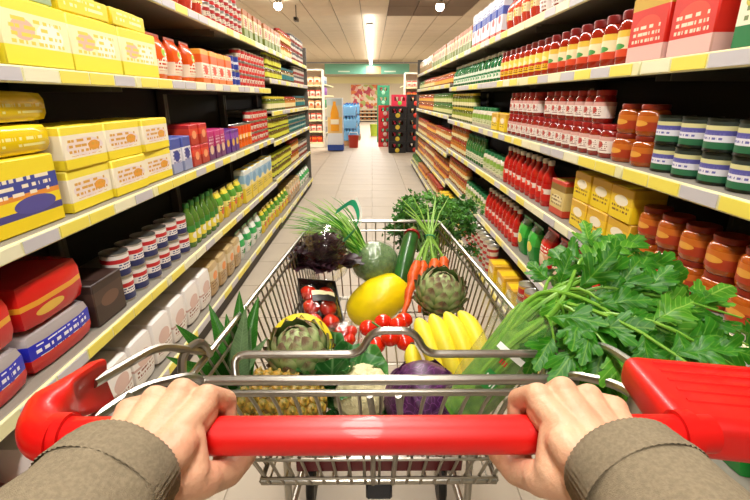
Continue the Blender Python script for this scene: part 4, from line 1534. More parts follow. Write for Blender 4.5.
for k in range(12):
    a = 2 * math.pi * k / 12
    dv = (-ax * .8 + (aim(ax) @ Vector((math.cos(a), math.sin(a), 0))) * .6)
    M = frame(cb - pb, dv, -ax) @ Matrix.Diagonal((.06, .055, .05, 1))
    obj('leaf', pl_me2[k % 2], pin, M)

# --- artichokes
def grad_mat(name, stops, rough=.55):
    m = P(name, 'ffffff', rough)
    nt = m.node_tree
    tc = nt.nodes.new('ShaderNodeTexCoord')
    sx = nt.nodes.new('ShaderNodeSeparateXYZ')
    nz = nt.nodes.new('ShaderNodeTexNoise')
    nz.inputs['Scale'].default_value = 9
    nt.links.new(tc.outputs['Generated'], sx.inputs[0])
    nt.links.new(tc.outputs['Generated'], nz.inputs['Vector'])
    ad = nt.nodes.new('ShaderNodeMath')
    ad.operation = 'MULTIPLY_ADD'
    nt.links.new(nz.outputs['Fac'], ad.inputs[0])
    ad.inputs[1].default_value = .35
    nt.links.new(sx.outputs['Y'], ad.inputs[2])
    r = nt.nodes.new('ShaderNodeValToRGB')
    for i, (p, c) in enumerate(stops):
        e = r.color_ramp.elements[i] if i < 2 else r.color_ramp.elements.new(p)
        e.position = p
        e.color = S(c)
    nt.links.new(ad.outputs[0], r.inputs['Fac'])
    nt.links.new(r.outputs['Color'], nt.nodes['Principled BSDF'].inputs['Base Color'])
    return m


m_br = grad_mat('artichoke', [(0, '5d7a3c'), (1, '8a7a5a'), (.45, '8fac60'), (.8, 'b4c488'), (.92, '9aa070')])
m_br2 = grad_mat('artichoke_brown', [(0, '5a7038'), (1, '7a6048'), (.45, '809a56'), (.8, 'a0a874'), (.9, '8a8060')])


def bract_mesh(mat):
    def fn(u, v):
        x = (u - .5) * 2
        wv = (1 - v ** 2.2) * .5 + .03
        return Vector((x * wv, v * 1.0, .26 * (1 - x * x) * (1 - .5 * v) - .30 * v * v + (.02 if v > .9 else 0)))
    return MB().grid(fn, 4, 6).mesh('bract', mat, 80)


br_me, br_me2 = bract_mesh(m_br), bract_mesh(m_br2)


def artichoke(label, c, r, axis, meshes):
    t = thing('artichoke', label, 'artichoke', tuple(c), group='artichokes in the cart')
    Rx = aim(axis).to_4x4()
    MB().ico((0, 0, 0), r * .86, 3, scale=(1, 1, 1)).build('heart', m_br2, t)
    rows = 8
    for j in range(rows):
        th = R(150 - j * 17.5)            # polar angle of the bract root from the tip axis
        rr = r * .90
        cnt = max(4, int(10 * math.sin(th)) + 1)
        for k in range(cnt):
            a = 2 * math.pi * (k + .5 * (j % 2)) / cnt + j * .3
            root = Vector((math.sin(th) * math.cos(a), math.sin(th) * math.sin(a), math.cos(th)))
            tang = Vector((-math.cos(th) * math.cos(a), -math.cos(th) * math.sin(a), math.sin(th)))
            L_ = r * (.78 if j < 6 else .6)
            M = Rx @ frame(root * rr * (.93 if j > 5 else 1.0), tang + root * .42, root) @ Matrix.Diagonal((L_ * .95, L_, L_ * .8, 1))
            obj('bract', meshes[(j + k) % len(meshes)], t, M)
    MB().tube([Rx @ Vector((0, 0, -r * .8)), Rx @ Vector((0, 0, -r * 1.15))], r * .2, 10).build('stem', m_br, t)
    return t


artichoke('round green artichoke between the carrots and the bananas', CP(440, 293, 1.17), .056, (.1, -.35, .9), [br_me, br_me, br_me2])
a2c = CP(300, 352, .94)
art2 = artichoke('artichoke with a yellow paper collar in the rear of the cart', a2c, .057, (-.15, -.3, .9), [br_me, br_me2])
pts = [Vector((.061 * math.cos(a), .018 * math.sin(a) + .012, .062 * math.sin(a))) for a in [math.pi * (.0 + k / 16 * 1.0) for k in range(17)]]
vs = []
for p in pts:
    vs += [p * .985, p * 1.13 + Vector((0, .006, 0))]
MB().add(vs, [(2 * i, 2 * i + 1, 2 * i + 3, 2 * i + 2) for i in range(16)]).build('paper_collar', P('collar_yellow', 'ecd42c', .5), art2)

# --- yellow melon
mc = CP(378, 300, 1.37)
mel = thing('melon', 'smooth bright yellow melon in the middle of the pile', 'melon', tuple(mc))
Rm = aim((.85, .15, .50)).to_4x4()
prof = []
for k in range(23):
    t_ = k / 22
    z = -math.cos(math.pi * t_) * .102
    r_ = .068 * math.sin(math.pi * t_) ** .82
    prof.append((r_ if 0 < k < 22 else 0, z + (.006 if k == 22 else 0)))
MB().lathe(prof, 40, Rm, fn=lambda a, z: 1 + .008 * math.cos(a * 10) + .006 * math.sin(a * 5 + z * 30)).build('body', P('melon_yellow', 'fbdf0a', .36, vary=.12, vscale=25, bump=.12, bscale=70), mel)
MB().tube([Rm @ Vector((0, 0, .1)), Rm @ Vector((.002, .002, .110))], [.006, .004], 8).build('stem', P('melon_stem', 'b08a2c', .7), mel)

# --- broccoli in film
bc = CP(375, 262, 1.42)
bro = thing('broccoli', 'film-wrapped round broccoli head behind the yellow melon', 'broccoli', tuple(bc))


def florets(nv):
    c1 = noise.cell_vector(nv * 4)
    return .05 * noise.noise(nv * 4) + .025 * noise.noise(nv * 14) + .012 * noise.noise(nv * 30)


MB().ico((0, 0, 0), .073, 5, florets, scale=(1, 1, .85)).build('crown', P('broccoli_green', '6f9050', .8, vary=.4, vscale=60, color2='4a6c36', bump=.5, bscale=320), bro)
MB().tube([(0, 0, -.04), (.005, 0, -.085)], [.03, .022], 12).build('stem', P('broccoli_stem', 'a8bc74', .5), bro)
MB().ico((0, 0, 0), .079, 4, lambda v: .015 * noise.noise(v * 5) + .03 * abs(noise.noise(v * Vector((2, 2, 9)))), scale=(1, 1, .86)).build('film', film_mat('veg_film', 'eaf4e4', .04, .28, .03), bro)

# --- cucumber
c0, c1 = CP(413, 232, 1.44), CP(399, 288, 1.36)
cu = thing('cucumber', 'dark green courgette leaning against the front of the cart', 'courgette', tuple(c1))
path, rad = [], []
for k in range(14):
    t_ = k / 13
    path.append((c1 - c1).lerp(c0 - c1, t_) + Vector((0, .0, .012 * math.sin(math.pi * t_))))
    rad.append(.025 * (1 - (abs(t_ - .5) * 2) ** 7 * .55))
MB().tube(path, rad, 18).build('body', P('cucumber', '1f4a1c', .3, vary=.35, vscale=30, color2='2f6a28', coat=.3), cu)
e = (path[-1] - path[-2]).normalized()
MB().tube([path[-1], path[-1] + e * .016], [.013, .009], 10).build('tip', P('cucumber_tip', '8aa050', .6), cu)
MB().tube([path[-1] - e * .012, path[-1] - e * .003], [.0262, .0225], 18).build('red_band', P('band_red', 'b8242a', .3), cu)

# --- carrots with tops
m_car = P('carrot', 'e8641a', .45, vary=.25, vscale=60, color2='c84a10', bump=.15, bscale=120)
tie = CP(430, 237, 1.36)
car = thing('carrot_bunch', 'bunch of orange carrots tied by their feathery green tops', 'carrots', tuple(tie))
r3 = random.Random(9)
m_cst = P('carrot_stem', '8ab84a', .45)
for k, (a, b, rr) in enumerate((((417, 262, 1.33), (403, 318, 1.24), .0175), ((423, 262, 1.34), (420, 312, 1.25), .015), ((434, 260, 1.32), (436, 300, 1.25), .018), ((443, 258, 1.34), (447, 292, 1.27), .016))):
    A, B = CP(*a) - tie, CP(*b) - tie
    n_ = 12
    path = [A.lerp(B, i / (n_ - 1)) + Vector((.002 * math.sin(i * 1.7), 0, .002 * math.cos(i * 2.1))) for i in range(n_)]
    rad = [rr * (.55 if i == 0 else .95 if i == 1 else 1 - .72 * ((i - 1) / (n_ - 2)) ** 1.3) * (1 + .03 * math.sin(i * 2.3)) for i in range(n_)]
    c = MB().tube(path, rad, 12).build('carrot', m_car, car)
    for q in range(3):
        tp = Vector((r3.uniform(-.006, .006), r3.uniform(-.006, .006), 0))
        s_ = A + Vector((r3.uniform(-.005, .005), r3.uniform(-.005, .005), 0))
        MB().tube([s_, (s_ + tp) / 2 + Vector((0, .004, .004)), tp], .0028, 6).build('stem', m_cst, c)
for k in range(13):
    tgt = CP(r3.uniform(400, 462), r3.uniform(196, 222), r3.uniform(1.38, 1.5)) - tie
    MB().tube([Vector((r3.uniform(-.006, .006), 0, 0)), tgt * .5 + Vector((0, 0, .012)), tgt], [.0026, .002, .001], 6).build('stem', m_cst, car)
ring = [Vector((.014 * math.cos(a), .012 * math.sin(a), 0)) for a in [2 * math.pi * k / 16 for k in range(17)]]
MB().tube([aim(CP(432, 215, 1.4) - tie) @ p for p in ring], .0024, 6, cap=False).build('rubber_band', P('band_green', '2a8a5a', .5), car)


def sprigs(mb, centers, n, spread, size, rr):
    """many small three-lobed leaflets"""
    for _ in range(n):
        c = rr.choice(centers)
        p = c + Vector((rr.gauss(0, spread), rr.gauss(0, spread), rr.gauss(0, spread * .8)))
        d = Vector((rr.gauss(0, 1), rr.gauss(0, 1), rr.gauss(.6, 1))).normalized()
        M = frame(p, d, Vector((rr.gauss(0, .6), -.6 + rr.gauss(0, .6), 1 + rr.gauss(0, .5))))
        s_ = size * rr.uniform(.7, 1.3)
        for a in (-50, 0, 50):
            q = Matrix.Rotation(R(a), 4, 'Z')
            l_ = s_ * (1 if a == 0 else .8)
            v = [Vector((0, 0, 0)), Vector((.28 * l_, .5 * l_, .06 * l_)), Vector((.16 * l_, .72 * l_, .0)), Vector((0, l_, -.1 * l_)), Vector((-.16 * l_, .72 * l_, 0)), Vector((-.28 * l_, .5 * l_, .06 * l_))]
            mb.add([M @ (q @ x) for x in v], [(0, 1, 2, 3), (0, 3, 4, 5)])


m_pars = P('parsley', '3f7f22', .5, vary=.5, vscale=25, color2='24561a')
m_ctop = P('carrot_top', '5a9a2e', .5, vary=.4, vscale=25, color2='3c7a22')
mb = MB()
cen = [CP(px_, py_, d_) - tie for px_, py_, d_ in ((405, 205, 1.46), (415, 200, 1.5), (428, 198, 1.5), (440, 200, 1.48), (452, 208, 1.46), (420, 212, 1.44), (440, 214, 1.44), (458, 218, 1.46))]
sprigs(mb, cen, 620, .012, .011, r3)
fo = mb.build('foliage', m_ctop, car)
fo['kind'] = 'stuff'

# --- parsley at the front
pc_ = CP(430, 262, 1.50)
par = thing('parsley', 'dark green parsley bunch overflowing the front rim behind the carrots', 'parsley', tuple(pc_))
mb = MB()
cen = []
for k in range(44):
    px_, py_ = r3.uniform(393, 472), r3.uniform(201, 254)
    if px_ < 405:
        py_ = r3.uniform(212, 245)
    tgt = CP(px_, py_, r3.uniform(1.56, 1.70)) - pc_
    s_ = Vector((r3.uniform(-.02, .02), r3.uniform(-.02, .0), 0))
    MB().tube([s_, s_.lerp(tgt, .5) + Vector((0, 0, .03)), tgt], [.0022, .0018, .001], 5).build('stem', P('parsley_stem', '6a9a3a', .5), par)
    cen.append(tgt)
sprigs(mb, cen, 2600, .017, .016, r3)
fo = mb.build('foliage', m_pars, par)
fo['kind'] = 'stuff'
gp = MB()

# --- chives / spring onion greens with a green and white band
r3 = random.Random(31)
cb_ = CP(364, 254, 1.40)
chv = thing('chives', 'fan of thin green chives with a green and white paper band', 'chives', tuple(cb_))
m_chv = [P('chive', '6aa82c', .4), P('chive_dark', '3f8a24', .4), P('chive_light', '9ac85a', .4)]
for k in range(95):
    t_ = r3.random()
    if r3.random() < .3:
        px_, py_ = r3.uniform(304, 345), r3.uniform(196, 214)
    else:
        px_, py_ = lerp(282, 318, r3.random()), lerp(236, 206, t_) + r3.uniform(-4, 6)
    tip = CP(px_, py_, r3.uniform(1.36, 1.52)) - cb_
    s_ = Vector((r3.uniform(-.018, .014), r3.uniform(-.02, .02), r3.uniform(-.012, .016)))
    L_ = r3.uniform(.75, 1.05)
    tip = s_ + (tip - s_) * L_
    md = s_.lerp(tip, .5) + Vector((r3.uniform(-.006, .006), r3.uniform(-.01, .01), r3.uniform(.012, .035)))
    pth = [s_, s_.lerp(md, .5) + Vector((0, 0, .006)), md, md.lerp(tip, .55) + Vector((0, 0, .006)), tip]
    MB().tube(pth, [.0022, .0024, .002, .0014, .0003], 5).build('blade', m_chv[k % 3], chv)
A = [CP(336, 212, 1.34) - cb_, CP(353, 200, 1.34) - cb_, CP(359, 214, 1.34) - cb_, CP(357, 228, 1.33) - cb_, CP(343, 242, 1.31) - cb_]


def ribbon(pts, wv, mat, nm, par_):
    vs = []
    for p in pts:
        vs += [p - wv, p + wv, p + wv + Vector((0, .0015, 0)), p - wv + Vector((0, .0015, 0))]
    fs = []
    for i in range(len(pts) - 1):
        a, b = 4 * i, 4 * (i + 1)
        fs += [(a, a + 1, b + 1, b), (a + 2, a + 3, b + 3, b + 2), (a + 1, a + 2, b + 2, b + 1), (a + 3, a, b, b + 3)]
    return MB().add(vs, fs).build(nm, mat, par_)


ribbon(fil(A, .02, 4), Vector((.004, 0, .0085)), P('ribbon_green', '24a878', .35), 'paper_band', chv)
ribbon([p + Vector((.009, -.001, .006)) for p in fil(A[1:4], .02, 4)], Vector((.0025, 0, .004)), P('ribbon_white', 'eef2ea', .35), 'paper_band', chv)

# --- dark red lettuce in clear film
lc = CP(325, 255, 1.33)
let = thing('red_lettuce', 'dark purple-brown leaf lettuce in clear film beside the cart wires', 'lettuce', tuple(lc))
m_rl = veined('red_lettuce', '4a2a2e', '6a8a3a', .4, scale=2)
m_rl2 = veined('red_lettuce_dark', '38202a', '4a2a34', .4, scale=2)


def frill(v):
    return max(.05, math.sin(math.pi * min(.93, .12 + v * .86)) ** .6 * (.85 + .15 * math.sin(v * 40)))


rl = [leaf_mesh('leaf', .116, .115, frill, m, nv=16, nu=8, droop=dr, fold=.3, ripple=.009, seed=sd) for sd, (m, dr) in enumerate(((m_rl2, .25), (m_rl, .1), (m_rl2, .4), (m_rl2, .0)))]
for k in range(34):
    a = r3.uniform(0, 2 * math.pi)
    el = r3.uniform(-.1, 1.25)
    out = Vector((math.cos(a) * math.cos(el), math.sin(a) * math.cos(el), math.sin(el)))
    M = frame(out * .012 + Vector((0, 0, -.05)), out + Vector((0, 0, .5)), -out + Vector((0, 0, .3))) @ Matrix.Diagonal((.9, .9, .9, 1))
    obj('leaf', rl[k % 4], let, M)
MB().ico((0, 0, .0), .086, 4, lambda v: .05 * noise.noise(v * 3) + .03 * abs(noise.noise(v * 9)), scale=(.85, .85, 1.05)).build('film', film, let)

# --- tomato punnet
tcn = CP(321, 303, 1.22)
Rp = Matrix.Rotation(R(14), 3, 'Z') @ Matrix.Rotation(R(24), 3, 'X') @ Matrix.Rotation(R(14), 3, 'Y')
pun = thing('tomato_punnet', 'black plastic punnet of tomatoes under shiny film with a small label', 'punnet', tuple(tcn))
pun.rotation_euler = Rp.to_euler()
tw_, tl_, th_ = .108, .172, .048
tb = MB()
prof = [(.5, .0), (.54, .0), (.46, -1.0)]
for (wx, wy, z0, wx2, wy2, z1) in ((tw_, tl_, 0, tw_ * .86, tl_ * .9, -th_), (tw_ * .96, tl_ * .97, 0, tw_ * .83, tl_ * .88, -th_ + .003)):
    vs = [(sx * wx / 2, sy * wy / 2, z0) for sx, sy in ((-1, -1), (1, -1), (1, 1), (-1, 1))] + [(sx * wx2 / 2, sy * wy2 / 2, z1) for sx, sy in ((-1, -1), (1, -1), (1, 1), (-1, 1))]
    tb.add(vs, [(0, 1, 5, 4), (1, 2, 6, 5), (2, 3, 7, 6), (3, 0, 4, 7), (4, 5, 6, 7)])
tb.build('tray', P('tray_black', '15140f', .3), pun)
rmv = MB().tube([(sx * tw_ / 2, sy * tl_ / 2, 0) for sx, sy in ((-1, -1), (1, -1), (1, 1), (-1, 1), (-1, -1))], .003, 6)
rmv.build('rim', P('tray_black', '15140f', .3), pun)


def filmfn(u, v):
    x, y = (u - .5) * tw_ * .98, (v - .5) * tl_ * .98
    return Vector((x, y, .022 * (1 - abs(2 * u - 1) ** 3) * (1 - abs(2 * v - 1) ** 3) + .003 * noise.noise(Vector((u * 7, v * 9, 0)))))


MB().grid(filmfn, 14, 18).build('film', film, pun)


def lab(u, v):
    p = filmfn(.22 + u * .62, .42 + v * .18)
    return p + Vector((0, 0, .0025))


lbl = MB().grid(lab, 6, 4).build('label', P('label_black', '1a1814', .4), pun)
MB().grid(lambda u, v: lab(u, .72 + v * .5) + Vector((0, 0, .001)), 6, 2).build('label_strip', P('label_cream', 'e2d6a8', .4), lbl)

m_tom = P('tomato', 'd81c0a', .2, vary=.15, vscale=15, color2='e03410', coat=.3)
m_cal = P('calyx', '3f7a24', .5)


def tom_mesh(r):
    prof = []
    for k in range(13):
        th = math.pi * k / 12
        rr = r * math.sin(th)
        z = -r * .88 * math.cos(th)
        if k == 12:
            z -= r * .10
        if k == 11:
            z -= r * .02
        prof.append((rr if 0 < k < 12 else 0, z))
    return MB().lathe(prof, 20, fn=lambda a, z: 1 + .015 * math.cos(5 * a)).mesh('tomato', m_tom)


tm = tom_mesh(.0242)
for k, (x, y) in enumerate(((-.0248, -.053), (.0248, -.053), (-.0248, -.002), (.0248, -.002), (-.0248, .049), (.0248, .049))):
    p = tcn + Rp @ Vector((x, y, -.0165))
    o = obj('tomato', tm, None, p, (rng.uniform(-.4, .4), rng.uniform(-.4, .4), 0))
    tag(o, f"red tomato in the film-covered black punnet, {['near inner', 'near outer'][0] if 0 else ordinal(k // 2 + 1) + ' row'}, {'cart-wall side' if k % 2 == 0 else 'melon side'}", 'tomato', 'tomatoes in the punnet')

# --- film bag of small tomatoes in front of the punnet
bc2 = CP(343, 337, 1.10)
bagt = thing('tomato_bag', 'crumpled clear bag of small tomatoes between melon and artichoke', 'bag', tuple(bc2))
MB().ico((0, 0, 0), 0.046, 4, lambda v: .08 * noise.noise(v * 4) + .08 * abs(noise.noise(v * 11)), scale=(1, 1, .8)).build('film', film, bagt)
tm3 = tom_mesh(.0165)
for k, p in enumerate(((-.018, -.01, .0), (.016, -.014, .0), (.0, .018, .003), (-.003, -.003, .019), (.02, .014, .008), (-.02, .016, -.01))):
    o = obj('tomato', tm3, None, bc2 + Vector(p) * .95, (rng.uniform(-.5, .5), rng.uniform(-.5, .5), 0))
    tag(o, f"small red tomato inside the crumpled clear bag, {['shopper side by the artichoke', 'shopper side by the cauliflower', 'far side', 'topmost', 'melon side', 'lowest'][k]}", 'tomato', 'tomatoes in the clear bag')

# --- vine tomatoes
vc = CP(392, 334, 1.13)
vin = thing('tomato_truss', 'red vine tomatoes on a green truss below the yellow melon', 'tomatoes', tuple(vc))
tm2 = tom_mesh(.0235)
cal = MB()
for k in range(5):
    a = 2 * math.pi * k / 5
    cal.add([(0, 0, 0), (.004 * math.cos(a + .5), .004 * math.sin(a + .5), .001), (.014 * math.cos(a), .014 * math.sin(a), -.002), (.004 * math.cos(a - .5), .004 * math.sin(a - .5), .001)], [(0, 1, 2, 3)])
cal_me = cal.mesh('calyx', m_cal)
spots = ((368, 328, 1.16), (383, 322, 1.18), (398, 325, 1.17), (404, 320, 1.22), (390, 338, 1.10), (405, 342, 1.11), (376, 345, 1.11))
for k, s_ in enumerate(spots):
    p = CP(*s_) - vc
    o = obj('tomato', tm2, vin, p, (rng.uniform(-.3, .1), rng.uniform(-.3, .3), 0))
    obj('calyx', cal_me, o, (0, 0, .0165))
spine = [CP(372, 322, 1.12) - vc, CP(384, 330, 1.09) - vc, CP(394, 328, 1.10) - vc, CP(404, 332, 1.08) - vc]
MB().tube(spine, .0028, 7).build('stem', m_cal, vin)

# --- bananas
m_ban = P('banana', 'f4dc30', .45, vary=.1, vscale=30, color2='e2d43a')
m_btip = P('banana_tip', '4a4420', .7)
bcr = CP(478, 398, 1.0)
ban = thing('banana_bunch', 'bunch of bright yellow bananas in the rear half of the cart', 'bananas', tuple(bcr))
specs = [((418, 320, 1.02), (432, 352, .97), (452, 400, .965)), ((432, 316, 1.02), (447, 350, .96), (462, 396, .955)), ((446, 314, 1.02), (463, 348, .955), (472, 392, .95)), ((460, 313, 1.03), (479, 346, .96), (482, 390, .955)), ((412, 345, 1.05), (420, 378, 1.02), (450, 410, .99))]
for k, (a, b, c) in enumerate(specs):
    A, B, C = [CP(*q) - bcr for q in (a, b, c)]
    n_ = 15
    path = []
    for i in range(n_):
        t_ = i / (n_ - 1)
        ctrl = 2 * B - (A + C) / 2
        path.append(A * (1 - t_) ** 2 + ctrl * 2 * t_ * (1 - t_) + C * t_ ** 2)
    rad = [.0205 * (.36 if i == 0 else .70 if i == 1 else .9 if i == 2 else min(1, .93 + .1 * math.sin(math.pi * i / n_)) if i < n_ - 3 else (.8, .55, .4)[i - (n_ - 3)]) for i in range(n_)]
    bn = MB().tube(path, rad, 5 if False else 10).build('banana', m_ban, ban, angle=60)
    tv = (path[0] - path[1]).normalized()
    MB().tube([path[0] - tv * .001, path[0] + tv * .006], [.0054, .004], 8).build('tip', m_btip, bn)
end = (CP(478, 404, .96) - bcr)
MB().ico(end, .024, 3, lambda v: .1 * noise.noise(v * 3), scale=(1.5, .9, .7)).build('crown', P('banana_crown', 'b8b03a', .5), ban)

# --- red cabbage
cc = CP(423, 397, .90)
rc = thing('red_cabbage', 'round dark purple red cabbage behind the rear gate', 'cabbage', tuple(cc))


def cabmat():
    m = bpy.data.materials.new('red_cabbage')
    m.use_nodes = True
    nt = m.node_tree
    b = nt.nodes['Principled BSDF']
    b.inputs['Roughness'].default_value = .38
    tc = nt.nodes.new('ShaderNodeTexCoord')
    v = nt.nodes.new('ShaderNodeTexVoronoi')
    v.feature = 'DISTANCE_TO_EDGE'
    v.inputs['Scale'].default_value = 55
    nz = nt.nodes.new('ShaderNodeTexNoise')
    nz.inputs['Scale'].default_value = 25
    mp = nt.nodes.new('ShaderNodeMix')
    mp.data_type = 'VECTOR'
    mp.inputs[0].default_value = .06
    nt.links.new(tc.outputs['Object'], mp.inputs[4])
    nt.links.new(nz.outputs['Color'], mp.inputs[5])
    nt.links.new(mp.outputs[1], v.inputs['Vector'])
    nt.links.new(tc.outputs['Object'], nz.inputs['Vector'])
    r = nt.nodes.new('ShaderNodeValToRGB')
    r.color_ramp.elements[0].color = S('84488a')
    r.color_ramp.elements[0].position = .0
    r.color_ramp.elements[1].color = S('4a1a4c')
    r.color_ramp.elements[1].position = .045
    e = r.color_ramp.elements.new(.5)
    e.color = S('381038')
    nt.links.new(v.outputs['Distance'], r.inputs['Fac'])
    nt.links.new(r.outputs['Color'], b.inputs['Base Color'])
    return m


m_rc = cabmat()
MB().ico((0, 0, 0), .072, 4, lambda v: .02 * noise.noise(v * 3)).build('head', m_rc, rc)
for k in range(6):
    a0 = k * 1.05
    tilt = Matrix.Rotation(a0, 3, 'Z') @ Matrix.Rotation(R(35 + 12 * (k % 3)), 3, 'Y')

    def fn(u, v, k=k, tilt=tilt):
        th = R(5 + v * 88)
        ph = (u - .5) * 2 * R(62)
        rr = .0735 + .0015 * k + (.004 * v ** 6) + .0012 * math.sin(u * 19 + v * 7)
        return tilt @ Vector((rr * math.cos(th) * math.cos(ph), rr * math.cos(th) * math.sin(ph), rr * math.sin(th)))
    MB().grid(fn, 14, 12).build('wrapper_leaf', m_rc, rc)

# --- cauliflower with green leaves
ca = CP(362, 398, .93)
cau = thing('cauliflower', 'creamy cauliflower in green leaves behind the rear gate', 'cauliflower', tuple(ca))
m_curd = P('curd', 'e9dfae', .6, vary=.15, vscale=50, bump=.4, bscale=260)
MB().ico((0, 0, .012), .058, 5, lambda v: .09 * noise.noise(v * 3.4) + .05 * noise.noise(v * 9) + .025 * noise.noise(v * 22)).build('curd', m_curd, cau)
m_cl = veined('cauli_leaf', '4a8a3c', '8ab474', .4, scale=2.2)
m_cl2 = veined('cauli_leaf_dark', '2f6e30', '6f9c62', .4, scale=2.2)


def broad(v):
    return max(.12, math.sin(math.pi * min(.95, .12 + .82 * v)) ** .7)


cl = [leaf_mesh('leaf', .12, .085, broad, m, nv=14, nu=8, droop=dr, fold=.35, ripple=.006, seed=sd) for sd, (m, dr) in enumerate(((m_cl, .1), (m_cl2, .3), (m_cl2, -.1), (m_cl, .4)))]
r3 = random.Random(77)
for k in range(16):
    a = 2 * math.pi * k / 16 + r3.uniform(-.15, .15)
    out = Vector((math.cos(a), math.sin(a), 0))
    s_ = r3.uniform(.85, 1.2)
    if out.x > .3 or out.y < -.3:
        s_ *= .5
    M = frame(out * .03 + Vector((0, 0, -.055)), out * r3.uniform(.45, .8) + Vector((0, 0, .9)), -out + Vector((0, 0, .2))) @ Matrix.Diagonal((s_, s_, s_, 1))
    obj('leaf', cl[k % 4], cau, M)
# loose green cabbage between the artichoke and the cauliflower
kc = CP(328, 372, .94)
kal = thing('leafy_greens', 'small leafy green head with pale stems beside the cauliflower', 'greens', tuple(kc))
MB().ico((0, 0, -.02), .03, 3, lambda v: .1 * noise.noise(v * 3)).build('heart', P('greens_heart', 'a8c070', .5), kal)
for k in range(14):
    a = 2 * math.pi * k / 14 + r3.uniform(-.2, .2)
    out = Vector((math.cos(a), math.sin(a), 0))
    s_ = r3.uniform(.7, 1.0)
    M = frame(Vector((0, 0, -.045)) + out * .012, out * r3.uniform(.4, 1.0) + Vector((0, 0, .9)), -out + Vector((0, 0, .3))) @ Matrix.Diagonal((s_, s_, s_, 1))
    obj('leaf', cl[1 + k % 2], kal, M)
for k in range(5):
    a = k * 1.3
    p = Vector((.022 * math.cos(a), .022 * math.sin(a), .02))
    MB().tube([p * .4 + Vector((0, 0, -.03)), p + Vector((0, 0, .02))], [.004, .0055], 8).build('stem', P('greens_stem', 'd8dcae', .5), kal)

# ------------------------------------------------------------------ the shopper's hands and sleeves
m_skin = P('skin', 'e3b593', .5, vary=.18, vscale=24, color2='d99f80', bump=.12, bscale=220, sub=.12)


def knit_mat():
    m = P('knit', '8f8168', .9, vary=.18, vscale=350, color2='7f725b', bump=.35, bscale=1500)
    return m


m_knit = knit_mat()
per = thing('person', 'shopper in a taupe knitted sweater, both hands gripping the red handle', 'person', (0, .1, 1.0))


def capsule(mb, p, q, r0, r1, n=14):
    p, q = Vector(p), Vector(q)
    d = (q - p)
    L = d.length
    ax_ = d.normalized()
    pts, rs = [], []
    for k in range(5):
        a = R(-85 + k * 85 / 4)
        pts.append(p + ax_ * (math.sin(a) * r0))
        rs.append(max(1e-4, math.cos(a) * r0))
    for k in range(5):
        a = R(k * 85 / 4)
        pts.append(q + ax_ * (math.sin(a) * r1))
        rs.append(max(1e-4, math.cos(a) * r1))
    mb.tube(pts, rs, n)


